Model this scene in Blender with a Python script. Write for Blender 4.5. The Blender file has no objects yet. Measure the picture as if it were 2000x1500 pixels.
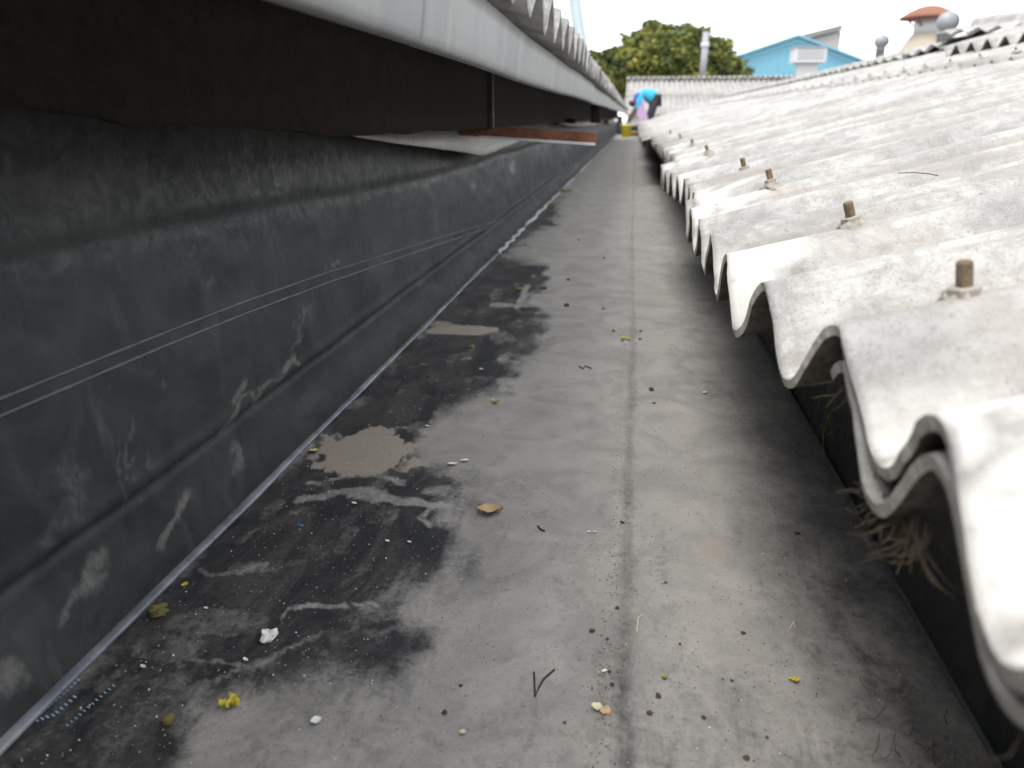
import bpy, math, random
import numpy as np
from mathutils import Vector, Matrix

random.seed(7); RNG = np.random.default_rng(7)
SC = bpy.context.scene
COL = SC.collection
R_ = math.radians

# ------------------------------------------------------------------ camera
CZ = 0.44                                   # camera height above the gutter floor (z = 0)
FPX = 1503.0                                # focal length in photo pixels (2000 wide)
PITCH = math.atan(522 / FPX)
YAW = math.atan(240 / FPX * math.cos(PITCH))
cam_d = bpy.data.cameras.new('camera'); cam = bpy.data.objects.new('camera', cam_d); COL.objects.link(cam)
cam.location = (0, 0, CZ)
cam.rotation_euler = (math.pi / 2 - PITCH, 0, YAW)
cam_d.sensor_fit = 'HORIZONTAL'; cam_d.sensor_width = 36.0; cam_d.lens = FPX / 2000 * 36
cam_d.clip_start = 0.02; cam_d.clip_end = 2000
cam_d.dof.use_dof = True; cam_d.dof.focus_distance = 0.85; cam_d.dof.aperture_fstop = 6.5
SC.camera = cam
SC.render.resolution_x, SC.render.resolution_y = 1024, 768

# ------------------------------------------------------------------ sky, sun, exposure (bright overcast)
SUN_EL, SUN_AZ = 62.0, 205.0                # azimuth clockwise from +Y: from behind, a little to the left
W = bpy.data.worlds.new('World'); SC.world = W; W.use_nodes = True
nt = W.node_tree; nt.nodes.clear()
wo = nt.nodes.new('ShaderNodeOutputWorld'); bg = nt.nodes.new('ShaderNodeBackground')
sky = nt.nodes.new('ShaderNodeTexSky'); sky.sky_type = 'NISHITA'; sky.sun_disc = False
sky.sun_elevation = R_(SUN_EL); sky.sun_rotation = R_(SUN_AZ)
mixw = nt.nodes.new('ShaderNodeMix'); mixw.data_type = 'RGBA'; mixw.inputs[0].default_value = 0.85
mixw.inputs[7].default_value = (9.0, 9.1, 9.3, 1)       # the even white of the cloud sheet
nt.links.new(sky.outputs[0], mixw.inputs[6]); nt.links.new(mixw.outputs[2], bg.inputs[0])
bg.inputs[1].default_value = 0.125
nt.links.new(bg.outputs[0], wo.inputs[0])
sun_d = bpy.data.lights.new('sun', 'SUN'); sun_d.energy = 1.2; sun_d.angle = R_(22); sun_d.color = (1, .965, .91)
sun = bpy.data.objects.new('sun', sun_d); COL.objects.link(sun)
sv = Vector((math.sin(R_(SUN_AZ)) * math.cos(R_(SUN_EL)), math.cos(R_(SUN_AZ)) * math.cos(R_(SUN_EL)), math.sin(R_(SUN_EL))))
sun.rotation_euler = (-sv).to_track_quat('-Z', 'Y').to_euler(); sun.location = (0, -5, 30)
SC.view_settings.view_transform = 'Standard'; SC.view_settings.look = 'None'
SC.view_settings.exposure = 1.48; SC.view_settings.gamma = 1.0
SC.view_settings.use_curve_mapping = False
try:
    SC.cycles.max_bounces = 8; SC.cycles.diffuse_bounces = 5
except Exception: pass

# ------------------------------------------------------------------ photo pixel -> direction -> place
_F = np.array([-math.sin(YAW) * math.cos(PITCH), math.cos(YAW) * math.cos(PITCH), -math.sin(PITCH)])
_R = np.array([math.cos(YAW), math.sin(YAW), 0.0]); _U = np.cross(_R, _F); _C = np.array([0, 0, CZ])
def ray(x, y): return _F + _R * (x - 1000) / FPX - _U * (y - 750) / FPX
def on_z(x, y, z=0.0): r = ray(x, y); return _C + r * ((z - CZ) / r[2])
def on_x(x, y, X): r = ray(x, y); return _C + r * (X / r[0])
def on_y(x, y, Y): r = ray(x, y); return _C + r * (Y / r[1])
def to_px(X, Y, Z):
    d = np.stack([X, Y, Z - CZ], -1); zc = np.maximum(d @ _F, 1e-3)
    return 1000 + FPX * (d @ _R) / zc, 750 - FPX * (d @ _U) / zc

# ------------------------------------------------------------------ noise
_T = np.random.default_rng(3).random((256, 256))
def vn(x, y):
    xi = np.floor(x).astype(int); yi = np.floor(y).astype(int); fx = x - xi; fy = y - yi
    fx = fx * fx * (3 - 2 * fx); fy = fy * fy * (3 - 2 * fy)
    a = _T[xi & 255, yi & 255]; b = _T[(xi + 1) & 255, yi & 255]; c = _T[xi & 255, (yi + 1) & 255]; d = _T[(xi + 1) & 255, (yi + 1) & 255]
    return (a * (1 - fx) + b * fx) * (1 - fy) + (c * (1 - fx) + d * fx) * fy
def fbm(x, y, o=4, s=0):
    t = 0; a = .5; n = 0
    for k in range(o):
        t = t + a * vn(x * 2 ** k + 17.3 * k + s, y * 2 ** k + 9.1 * k + s * 1.7); n += a; a *= .5
    return t / n
def sstep(a, b, x): t = np.clip((x - a) / (b - a), 0, 1); return t * t * (3 - 2 * t)
def seg_dist(px, py, a, b):
    ax, ay = a; bx, by = b; dx, dy = bx - ax, by - ay
    t = np.clip(((px - ax) * dx + (py - ay) * dy) / (dx * dx + dy * dy + 1e-12), 0, 1)
    return np.hypot(px - ax - t * dx, py - ay - t * dy), t
def in_poly(px, py, poly):
    ins = np.zeros(px.shape, bool); n = len(poly); dist = np.full(px.shape, 1e9)
    for i in range(n):
        x1, y1 = poly[i]; x2, y2 = poly[(i + 1) % n]
        c = ((y1 > py) != (y2 > py)) & (px < (x2 - x1) * (py - y1) / ((y2 - y1) or 1e-9) + x1)
        ins ^= c
        dist = np.minimum(dist, seg_dist(px, py, (x1, y1), (x2, y2))[0])
    return np.where(ins, dist, -dist)

# ------------------------------------------------------------------ materials
class NB:
    def __init__(s, name):
        s.m = bpy.data.materials.new(name); s.m.use_nodes = True; s.t = s.m.node_tree; s.t.nodes.clear()
        s.o = s.t.nodes.new('ShaderNodeOutputMaterial'); s.b = s.t.nodes.new('ShaderNodeBsdfPrincipled')
        s.t.links.new(s.b.outputs[0], s.o.inputs[0])
        s.g = s.t.nodes.new('ShaderNodeNewGeometry').outputs['Position']
        s.ob = s.t.nodes.new('ShaderNodeTexCoord').outputs['Object']
    def link(s, a, b): s.t.links.new(a, b)
    def noise(s, scale, detail=4, rough=.55, vec=None, stretch=None, dist=0):
        n = s.t.nodes.new('ShaderNodeTexNoise'); n.inputs['Scale'].default_value = scale
        n.inputs['Detail'].default_value = detail; n.inputs['Roughness'].default_value = rough; n.inputs['Distortion'].default_value = dist
        v = s.g if vec is None else vec
        if stretch:
            mp = s.t.nodes.new('ShaderNodeMapping'); mp.inputs['Scale'].default_value = stretch; s.link(v, mp.inputs[0]); v = mp.outputs[0]
        s.link(v, n.inputs['Vector']); return n.outputs['Fac']
    def vor(s, scale, vec=None):
        n = s.t.nodes.new('ShaderNodeTexVoronoi'); n.inputs['Scale'].default_value = scale
        s.link(s.g if vec is None else vec, n.inputs['Vector']); return n.outputs['Distance']
    def ramp(s, f, a, b, lo=0., hi=1.):
        n = s.t.nodes.new('ShaderNodeMapRange'); n.interpolation_type = 'SMOOTHSTEP'
        n.inputs[1].default_value = a; n.inputs[2].default_value = b; n.inputs[3].default_value = lo; n.inputs[4].default_value = hi
        s.link(f, n.inputs[0]); return n.outputs[0]
    def math(s, op, a, b):
        n = s.t.nodes.new('ShaderNodeMath'); n.operation = op; n.use_clamp = op in ('ADD', 'MULTIPLY_ADD')
        for i, v in enumerate((a, b)):
            if isinstance(v, (int, float)): n.inputs[i].default_value = v
            else: s.link(v, n.inputs[i])
        return n.outputs[0]
    def mix(s, f, a, b):
        n = s.t.nodes.new('ShaderNodeMix'); n.data_type = 'RGBA'
        for i, v in ((0, f), (6, a), (7, b)):
            if isinstance(v, (int, float)): n.inputs[i].default_value = v
            elif isinstance(v, tuple): n.inputs[i].default_value = (*v, 1)
            else: s.link(v, n.inputs[i])
        return n.outputs[2]
    def attr(s, name):
        n = s.t.nodes.new('ShaderNodeAttribute'); n.attribute_name = name; return n.outputs
    def bump(s, h, strength=.3, dist=.002):
        n = s.t.nodes.new('ShaderNodeBump'); n.inputs['Strength'].default_value = strength; n.inputs['Distance'].default_value = dist
        s.link(h, n.inputs['Height']); s.link(n.outputs[0], s.b.inputs['Normal'])
    def done(s, col, rough=.8, spec=.3, metal=0.):
        if isinstance(col, tuple): s.b.inputs['Base Color'].default_value = (*col, 1)
        else: s.link(col, s.b.inputs['Base Color'])
        if isinstance(rough, (int, float)): s.b.inputs['Roughness'].default_value = rough
        else: s.link(rough, s.b.inputs['Roughness'])
        s.b.inputs['Specular IOR Level'].default_value = spec; s.b.inputs['Metallic'].default_value = metal
        return s.m

def mat_plain(name, col, rough=.8, var=.25, scale=20, spec=.3, metal=0, bump=.2):
    b = NB(name); n = b.noise(scale, 5)
    d = tuple(c * (1 - var) for c in col); l = tuple(min(1, c * (1 + var)) for c in col)
    if bump: b.bump(n, bump, .003)
    return b.done(b.mix(n, d, l), rough, spec, metal)

def mat_asbestos(name, tone=1.0):
    b = NB(name)
    big = b.ramp(b.noise(4.5, 5, .6, dist=.6), .38, .62)
    mid = b.ramp(b.noise(38, 8, .78, dist=.3), .38, .64)
    streak = b.ramp(b.noise(2.0, 7, .7, stretch=(.9, 26, .9)), .44, .62)
    fine = b.ramp(b.noise(700, 4, .7), .42, .66)
    crack = b.ramp(b.noise(14, 6, .7, stretch=(.25, 1, .25), dist=.6), .52, .66)
    speck = b.ramp(b.noise(430, 4, .7), .57, .66)
    cream = (.40 * tone, .39 * tone, .37 * tone); grey = (.25 * tone, .248 * tone, .241 * tone); dark = (.12 * tone, .117 * tone, .108 * tone)
    c = b.mix(big, cream, grey)
    c = b.mix(b.math('MULTIPLY', mid, .55), c, dark)
    c = b.mix(b.math('MULTIPLY', streak, .62), c, (.20 * tone, .185 * tone, .165 * tone))
    c = b.mix(b.math('MULTIPLY', fine, .22), c, (.42 * tone, .41 * tone, .39 * tone))
    c = b.mix(b.math('MULTIPLY', speck, .6), c, (.10, .095, .085))
    c = b.mix(b.math('MULTIPLY', crack, .5), c, (.17 * tone, .165 * tone, .155 * tone))
    st = b.attr('stain')
    c = b.mix(b.math('MULTIPLY', st['Fac'], b.ramp(b.noise(60, 4), .2, .6, .15, .55)), c, (.235, .21, .185))
    ed = b.attr('clean')
    c = b.mix(b.math('MULTIPLY', ed['Fac'], b.ramp(b.noise(90, 4), .25, .5, .5, 1.)), c, (.43, .417, .39))
    h = b.math('ADD', b.math('MULTIPLY', b.noise(600, 4, .7), .5), b.math('MULTIPLY', b.noise(110, 5, .7), .5))
    b.bump(h, .6, .0018)
    return b.done(c, .93, .15)

M = {}
M['asb'] = mat_asbestos('weathered_fibre_cement')
M['asb_far'] = mat_asbestos('weathered_fibre_cement_pale', .95)
M['asb_eave'] = mat_asbestos('weathered_fibre_cement_dull', 1.0)
def mk_under():  # darker brown colour for the underside faces of the sheets
    b = NB('dark_sheet_underside'); n = b.noise(45, 6, .7); f = b.noise(200, 4, .7)
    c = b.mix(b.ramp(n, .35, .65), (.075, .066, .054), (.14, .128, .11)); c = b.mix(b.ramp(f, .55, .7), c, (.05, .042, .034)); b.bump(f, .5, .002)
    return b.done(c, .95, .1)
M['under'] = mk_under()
M['edge'] = mat_plain('broken_sheet_edge', (.40, .375, .34), .95, .3, 120, .1, bump=.6)
def mk_liner():
    b = NB('black_rubber_liner_floor')
    d = b.attr('dust')['Fac']; tn = b.attr('tan')['Fac']
    n1 = b.noise(55, 6, .7, dist=.8); n2 = b.noise(260, 4, .65); n3 = b.noise(10, 5, .6, dist=1.2)
    n4 = b.noise(30, 7, .72, stretch=(1, .35, 1), dist=.7); n5 = b.noise(140, 6, .75)
    m = b.math('ADD', d, b.math('MULTIPLY', b.math('SUBTRACT', n1, .5), .55)); m = b.math('ADD', m, b.math('MULTIPLY', b.math('SUBTRACT', n4, .5), .8)); m = b.math('ADD', m, b.math('MULTIPLY', b.math('SUBTRACT', n5, .5), .5))
    m = b.ramp(m, .26, .92)
    sp = b.math('MULTIPLY', b.ramp(n2, .60, .70), .5)
    m = b.math('MAXIMUM', m, b.math('MULTIPLY', sp, b.ramp(n1, .4, .6)))
    grey = b.mix(b.ramp(n3, .3, .7), (.20, .192, .18), (.275, .262, .242))
    grey = b.mix(b.math('MULTIPLY', b.ramp(n2, .5, .75), .35), grey, (.29, .275, .25))
    grey = b.mix(b.math('MULTIPLY', b.ramp(b.noise(420, 2), .62, .7), .55), grey, (.09, .075, .06))
    film = b.math('MULTIPLY', b.ramp(b.noise(18, 6, .7, stretch=(1, .4, 1), dist=.8), .38, .66), .75)
    film = b.math('MULTIPLY', film, b.ramp(n5, .3, .6, .25, 1.))
    c = b.mix(m, b.mix(film, (.021, .022, .025), (.085, .08, .073)), grey)
    tn = b.math('ADD', tn, b.math('MULTIPLY', b.math('SUBTRACT', n5, .5), .7)); tn = b.ramp(b.math('ADD', tn, b.math('MULTIPLY', b.math('SUBTRACT', n4, .5), .9)), .28, .9)
    c = b.mix(b.math('MULTIPLY', tn, b.ramp(n1, .25, .5, .55, 1.)), c, (.25, .212, .172))
    h = b.math('ADD', b.math('MULTIPLY', n2, .4), b.math('MULTIPLY', m, .4)); b.bump(h, .25, .0015)
    r = b.ramp(m, 0, 1, .40, .85)
    return b.done(c, r, .3)
M['floor'] = mk_liner()
def mk_wall():
    b = NB('black_rubber_liner_wall')
    d = b.attr('dust')['Fac']
    n1 = b.noise(45, 6, .7, dist=1.); n2 = b.noise(9, 5, .6, dist=1.5); n3 = b.noise(30, 4, .6, stretch=(1, 1, .15))
    n5 = b.noise(170, 6, .75, stretch=(1, 1, .45)); m = b.math('ADD', d, b.math('MULTIPLY', b.math('SUBTRACT', n1, .5), .45)); m = b.ramp(b.math('ADD', m, b.math('MULTIPLY', b.math('SUBTRACT', n5, .5), .7)), .14, .95)
    base = b.mix(b.ramp(n2, .35, .7), (.017, .0195, .0205), (.034, .036, .0365))
    base = b.mix(b.math('MULTIPLY', b.ramp(n3, .55, .75), .35), base, (.085, .085, .085))
    c = b.mix(m, base, (.17, .165, .157))
    b.bump(b.math('ADD', b.math('MULTIPLY', n1, .3), b.math('MULTIPLY', n2, .6)), .3, .004)
    return b.done(c, b.ramp(n1, .3, .7, .42, .68), .35)
M['liner'] = mk_wall()
def mk_bead():  # pale colours stand in for the shine on the bent rubber
    b = NB('rubber_fold_painted_shine'); n = b.noise(40, 4); n2 = b.noise(5, 3)
    c = b.mix(b.ramp(n, .3, .7), (.095, .104, .128), (.17, .18, .205)); c = b.mix(b.math('MULTIPLY', b.ramp(n2, .45, .7), .4), c, (.40, .40, .40))
    return b.done(c, .38, .5)
M['bead'] = mk_bead()
M['seamline'] = mat_plain('pale_weld_line', (.085, .09, .094), .6, .45, 60)
def mk_rust(name, a, c2, dark):
    b = NB(name); n = b.noise(40, 6, .7, dist=.5); f = b.noise(220, 4, .7)
    c = b.mix(b.ramp(n, .35, .65), a, c2); c = b.mix(b.ramp(f, .52, .68), c, dark); b.bump(f, .8, .002)
    return b.done(c, .9, .2)
M['rust'] = mk_rust('rusty_steel', (.20, .085, .05), (.13, .05, .035), (.05, .03, .022))
M['rustdark'] = mk_rust('dark_rusted_plate', (.018, .011, .007), (.009, .007, .005), (.006, .005, .0045))
M['rustcap'] = mk_rust('rusty_cowl_cap', (.22, .10, .065), (.16, .075, .055), (.07, .035, .035))
def mk_fascia():
    b = NB('weathered_galvanised_fascia')
    n = b.noise(3.2, 5, .6, stretch=(.4, 4, .4)); f = b.noise(35, 5, .6); w = b.noise(14, 4, .6, stretch=(.3, 1, .3))
    c = b.mix(b.ramp(n, .35, .65), (.185, .192, .196), (.225, .23, .228))
    c = b.mix(b.math('MULTIPLY', b.attr('streak')['Fac'], b.ramp(f, .2, .7, .45, .9)), c, (.29, .283, .26))
    c = b.mix(b.math('MULTIPLY', b.ramp(f, .56, .74), .25), c, (.15, .145, .13))
    b.bump(f, .12, .002)
    return b.done(c, .55, .35, .1)
M['fascia'] = mk_fascia()
M['concrete'] = mat_plain('pale_mortar_lining', (.48, .465, .44), .95, .3, 30, .2)
M['mortar'] = mat_plain('bolt_mortar', (.25, .23, .20), .95, .35, 160, .2, bump=.6)
M['boltsteel'] = mk_rust('rusty_bolt_steel', (.17, .125, .085), (.12, .09, .06), (.07, .055, .04))
M['darkwall'] = mat_plain('soot_dark_masonry', (.03, .027, .024), .95, .3, 15)
M['render'] = mat_plain('cream_render', (.45, .43, .39), .9, .12, 4)
M['timber'] = mat_plain('dark_timber', (.07, .05, .035), .9, .3, 30)
M['white'] = mat_plain('white_sheet_metal', (.42, .42, .425), .5, .06, 6)
M['galv'] = mat_plain('bright_galvanised_steel', (.23, .24, .25), .5, .1, 10, metal=.2)
M['blue'] = mat_plain('sky_blue_cladding', (.115, .27, .35), .6, .07, 2, bump=0)
M['bluedark'] = mat_plain('sky_blue_verge', (.085, .205, .27), .6, .07, 2, bump=0)
M['greyclad'] = mat_plain('grey_parapet', (.27, .262, .245), .85, .08, 1)
M['paleblue'] = mat_plain('pale_mast_paint', (.34, .40, .425), .5, .08, 3)
M['bark'] = mat_plain('bark', (.075, .06, .045), .95, .35, 12)
def mk_leaf():
    b = NB('tree_foliage'); n = b.ramp(b.noise(.75, 4, .6), .40, .62); f = b.noise(6, 3)
    y = b.attr('young_lit')['Fac']
    c = b.mix(n, (.030, .048, .012), (.105, .13, .026)); c = b.mix(y, c, (.30, .27, .04)); c = b.mix(b.ramp(f, .4, .7), c, b.mix(.5, c, (.02, .035, .012)))
    return b.done(c, .65, .3)
M['leaf'] = mk_leaf()
M['ground'] = mat_plain('yard_concrete', (.24, .23, .21), .95, .2, .4)

# ------------------------------------------------------------------ mesh helpers
def mesh(name, V, Fc, mat, smooth=False):
    me = bpy.data.meshes.new(name); me.from_pydata([tuple(map(float, v)) for v in V], [], Fc); me.update()
    if mat: me.materials.append(mat)
    if smooth: me.polygons.foreach_set('use_smooth', [True] * len(me.polygons))
    return me
def link(name, me, parent=None):
    o = bpy.data.objects.new(name, me); COL.objects.link(o)
    if parent: o.parent = parent
    return o
def obj(name, V, Fc, mat, parent=None, smooth=False): return link(name, mesh(name, V, Fc, mat, smooth), parent)
def tag(o, label, cat, group=None, kind=None):
    o['label'] = label; o['category'] = cat
    if group: o['group'] = group
    if kind: o['kind'] = kind
    return o
def structure(o): o['kind'] = 'structure'; return o
def empty(name, loc=(0, 0, 0), rz=0):
    o = bpy.data.objects.new(name, None); COL.objects.link(o); o.location = loc; o.rotation_euler = (0, 0, rz); o.empty_display_size = .1; return o
def attrib(me, name, vals):
    a = me.attributes.new(name, 'FLOAT', 'POINT'); a.data.foreach_set('value', np.asarray(vals, np.float32).ravel())
class MB:
    def __init__(s): s.v = []; s.f = []
    def add(s, V, Fc):
        k = len(s.v); s.v += [tuple(map(float, v)) for v in V]; s.f += [tuple(i + k for i in f) for f in Fc]; return s
    def box(s, a, b):
        (x0, y0, z0), (x1, y1, z1) = a, b
        return s.add([(x0, y0, z0), (x1, y0, z0), (x1, y1, z0), (x0, y1, z0), (x0, y0, z1), (x1, y0, z1), (x1, y1, z1), (x0, y1, z1)],
                     [(0, 3, 2, 1), (4, 5, 6, 7), (0, 1, 5, 4), (1, 2, 6, 5), (2, 3, 7, 6), (3, 0, 4, 7)])
    def tube(s, pts, rad, n=8, flat=None, cap=True):
        pts = [Vector(p) for p in pts]; rr = rad if hasattr(rad, '__len__') else [rad] * len(pts); V = []; Fc = []
        for i, p in enumerate(pts):
            t = (pts[min(i + 1, len(pts) - 1)] - pts[max(i - 1, 0)]).normalized()
            up = Vector((0, 0, 1)) if abs(t.z) < .9 else Vector((1, 0, 0))
            a = t.cross(up).normalized(); b = a.cross(t)
            for k in range(n):
                w = 2 * math.pi * k / n; V.append(p + a * math.cos(w) * rr[i] + b * math.sin(w) * rr[i] * (flat or 1))
        for i in range(len(pts) - 1):
            for k in range(n): Fc.append((i * n + k, i * n + (k + 1) % n, (i + 1) * n + (k + 1) % n, (i + 1) * n + k))
        if cap: Fc += [tuple(range(n - 1, -1, -1)), tuple((len(pts) - 1) * n + k for k in range(n))]
        return s.add(V, Fc)
    def lathe(s, prof, n=16, c=(0, 0, 0)):
        V = [(c[0] + r * math.cos(2 * math.pi * k / n), c[1] + r * math.sin(2 * math.pi * k / n), c[2] + z) for r, z in prof for k in range(n)]
        Fc = [(i * n + k, i * n + (k + 1) % n, (i + 1) * n + (k + 1) % n, (i + 1) * n + k) for i in range(len(prof) - 1) for k in range(n)]
        Fc += [tuple(range(n - 1, -1, -1)), tuple((len(prof) - 1) * n + k for k in range(n))]
        return s.add(V, Fc)
    def prism(s, poly, axis, a, b):         # closed polygon (2D) extruded along axis from a to b
        n = len(poly)
        def P(u, w, t): return {'x': (t, u, w), 'y': (u, t, w), 'z': (u, w, t)}[axis]
        V = [P(u, w, a) for u, w in poly] + [P(u, w, b) for u, w in poly]
        return s.add(V, [tuple(range(n - 1, -1, -1)), tuple(range(n, 2 * n))] + [(i, (i + 1) % n, n + (i + 1) % n, n + i) for i in range(n)])
    def build(s, name, mat, parent=None, smooth=False): return obj(name, s.v, s.f, mat, parent, smooth)
def grid_faces(nu, nv, flip=False):
    i, j = np.meshgrid(np.arange(nu - 1), np.arange(nv - 1), indexing='ij'); a = (i * nv + j).ravel()
    q = np.stack([a, a + nv, a + nv + 1, a + 1], -1)
    if flip: q = q[:, ::-1]
    return [tuple(map(int, r)) for r in q]
def local(o, parent): return o

# ================================================================== ground
GZ = -4.2
g = structure(obj('ground', [(-900, -900, GZ), (900, -900, GZ), (900, 900, GZ), (-900, 900, GZ)], [(0, 1, 2, 3)], M['ground']))

# ================================================================== box gutter
XL, XR, GE = -0.44, 0.282, 21.3            # floor edges, far end
gut = tag(empty('box_gutter', (0, 0, 0)), 'long black rubber lined box gutter running between two corrugated roofs', 'gutter')
ys = np.concatenate([np.linspace(-1.2, .3, 30)[:-1], np.geomspace(.3, GE, 560)])

def floor_z(X, Y):
    z = .0025 * (fbm(X * 5, Y * 2.2, 3, 5) - .5) * 2
    z += .0035 * np.exp(-((X - .004 - .006 * (fbm(Y * 1.5, Y * 0, 2) - .5)) / .006) ** 2)     # lap at the centre seam
    z += .004 * (X > .012) * 0
    return z
xs = np.linspace(XL, XR, 132)
Y, X = np.meshgrid(ys, xs, indexing='ij'); Z = floor_z(X, Y)
px, py = to_px(X, Y, Z); far = sstep(3.2, 5.5, Y)
# where the dust has been washed off (outline read from the photograph, ragged by noise in the sheet's own coordinates)
dark = [(1150, 330), (1095, 395), (1075, 440), (1010, 470), (1000, 505), (1062, 520), (1085, 560), (1040, 590), (1065, 640), (1055, 672), (1008, 690), (985, 742), (950, 775), (905, 792),
        (860, 812), (845, 850), (820, 900), (890, 925), (965, 955), (880, 1000), (872, 1050), (856, 1110), (770, 1150), (800, 1205), (850, 1262), (745, 1318), (640, 1292), (560, 1318),
        (470, 1345), (380, 1335), (300, 1400), (240, 1560), (-300, 1700), (-300, 1500), (0, 1440), (830, 620), (1100, 355)]
sc = np.clip((py - 228) / 600, .08, 1.6)
wx = (fbm(X * 22, Y * 14, 4, 2) - .5) * 150 * sc; wy = (fbm(X * 22, Y * 14, 4, 9) - .5) * 60 * sc
sd = in_poly(px + wx, py + wy, dark) / sc
clean = sstep(-48, 60, sd)
dust = 1 - clean * (1 - far)
semi = fbm(X * 30 + 3, Y * 16, 4, 21)
dust = np.maximum(dust, sstep(.54, .72, semi) * .45)
edge_l = np.exp(-((X - XL) / .035) ** 2) * sstep(1.1, 1.8, Y) * .5
dust = np.maximum(dust, edge_l * fbm(X * 60, Y * 20, 3, 4) * 1.5)
tan = np.zeros_like(X)
def blot(cx, cy, rx, ry, val=1., t=None, rag=1.):
    w = (.6 * fbm(X * 28, Y * 16, 5, cx % 7) + .4 * fbm(X * 90, Y * 45, 4, cx % 5) - .5) * rag
    q = np.hypot((px - cx) / rx, (py - cy) / ry) + w
    m = sstep(1.12, .82, q) * val
    return m
b1 = blot(718, 886, 98, 46, rag=2.1); dust = np.maximum(dust, b1 * .95); tan = np.maximum(tan, b1 * .75)
b2 = blot(905, 645, 78, 10, 1); dust = np.maximum(dust, b2 * .9); tan = np.maximum(tan, b2 * .75)
b3 = blot(860, 635, 30, 9, 1); tan = np.maximum(tan, b3 * .8)
for (cx, cy, rx, ry, v) in [(420, 1215, 120, 34, .55), (330, 1265, 90, 30, .5), (880, 850, 60, 40, .8), (760, 1195, 70, 26, .6), (700, 1245, 60, 20, .5), (250, 1340, 70, 25, .4),
                            (1400, 1075, 30, 22, .5), (640, 560, 10, 5, .5), (500, 1110, 60, 14, .6), (880, 960, 60, 10, .55), (610, 1070, 30, 12, .4), (520, 1420, 120, 30, .7)]:
    dust = np.maximum(dust, blot(cx, cy, rx, ry, v))
tan = np.maximum(tan, blot(1400, 1072, 34, 22, .55, rag=1.4)); tan = np.maximum(tan, blot(895, 838, 45, 30, .35))
def stroke(path, w, val):
    global dust
    wob = (fbm(X * 35, Y * 20, 3, 13) - .5) * 26 * sc
    for a, b in zip(path[:-1], path[1:]):
        d, _ = seg_dist(px, py + wob, a, b); dust = np.maximum(dust, sstep(1.3, .5, d / w) * val)
for path, w, v in [([(580, 985), (680, 962), (760, 965), (840, 990), (980, 1030), (1100, 1080)], 9, .8), ([(545, 1225), (562, 1194), (640, 1188), (735, 1184)], 5, .85),
                   ([(390, 1110), (470, 1120), (520, 1105)], 6, .75), ([(620, 1000), (560, 1010)], 5, .5), ([(420, 1335), (560, 1265), (640, 1245)], 9, .6), ([(470, 1300), (380, 1285)], 6, .7),
                   ([(1030, 560), (1010, 600)], 8, .8), ([(960, 598), (1090, 590)], 6, .7), ([(700, 1250), (860, 1180), (980, 1150)], 10, .6), ([(840, 1035), (820, 1010), (860, 985)], 6, .7),
                   ([(600, 940), (720, 930), (790, 945)], 6, .7), ([(250, 1330), (160, 1420)], 10, .45)]:
    stroke(path, w, v)
# the long seam: grit along its near side, darker lip on its right side
sx = .004 + .012 * (fbm(Y * 1.5, Y * 0, 2) - .5)
lip = np.exp(-((X - sx - .012) / .008) ** 2); dust = dust - lip * .36
grit = np.exp(-((X - sx + .004) / .008) ** 2) * fbm(X * 150, Y * 40, 3, 6) * 1.3; tan = np.maximum(tan, grit * .35)
thin = np.maximum(sstep(.02, .26, X) * .34, .20 * sstep(1.0, .55, Y))                                       # dust thinned to paint shade onto the near floor and eave side
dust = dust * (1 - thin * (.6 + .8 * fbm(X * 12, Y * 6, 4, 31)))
dust = dust * (.80 + .36 * fbm(X * 9, Y * 5, 4, 44)) + .03
sheet = MB()
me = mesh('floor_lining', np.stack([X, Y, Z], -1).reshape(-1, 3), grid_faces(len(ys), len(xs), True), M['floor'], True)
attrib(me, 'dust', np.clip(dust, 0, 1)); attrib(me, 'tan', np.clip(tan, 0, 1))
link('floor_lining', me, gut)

# left upstand: liner draped over the wall, folded 9 cm above the floor
def wall_x(Y, Z):
    x = XL - .018 * sstep(.0, .085, Z) - .030 * sstep(.1, .45, Z)
    x = x + .012 * (fbm(Y * 2.3, Z * 6, 3, 3) - .5) * sstep(.0, .12, Z) + .006 * (fbm(Y * 8, Z * 14, 3, 8) - .5) * sstep(.0, .06, Z)
    zf = .092 + .012 * (fbm(Y * 1.7, Y * 0, 2, 4) - .5)
    x = x - .0035 * np.exp(-((Z - zf) / .0045) ** 2) + .0022 * np.exp(-((Z - zf - .012) / .008) ** 2)
    z2 = .335 - .03 * sstep(.5, 2, Y) + .012 * (fbm(Y * 2.1, Y * 0, 2, 14) - .5)
    x = x - .0026 * np.exp(-((Z - z2) / .008) ** 2) + .002 * np.exp(-((Z - z2 - .02) / .014) ** 2)
    return x
zs = np.concatenate([np.linspace(0, .13, 34)[:-1], np.linspace(.13, .47, 56)])
Yw, Zw = np.meshgrid(ys, zs, indexing='ij'); Xw = wall_x(Yw, Zw)
pxw, pyw = to_px(Xw, Yw, Zw); scw = np.clip((1240 - pxw) / 900, .1, 1.5)
wd = np.zeros_like(Xw); wob1 = (fbm(Yw * 30, Zw * 40, 4, 1) - .5) * 60 * scw; wob2 = (fbm(Yw * 30, Zw * 40, 4, 6) - .5) * 60 * scw
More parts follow.
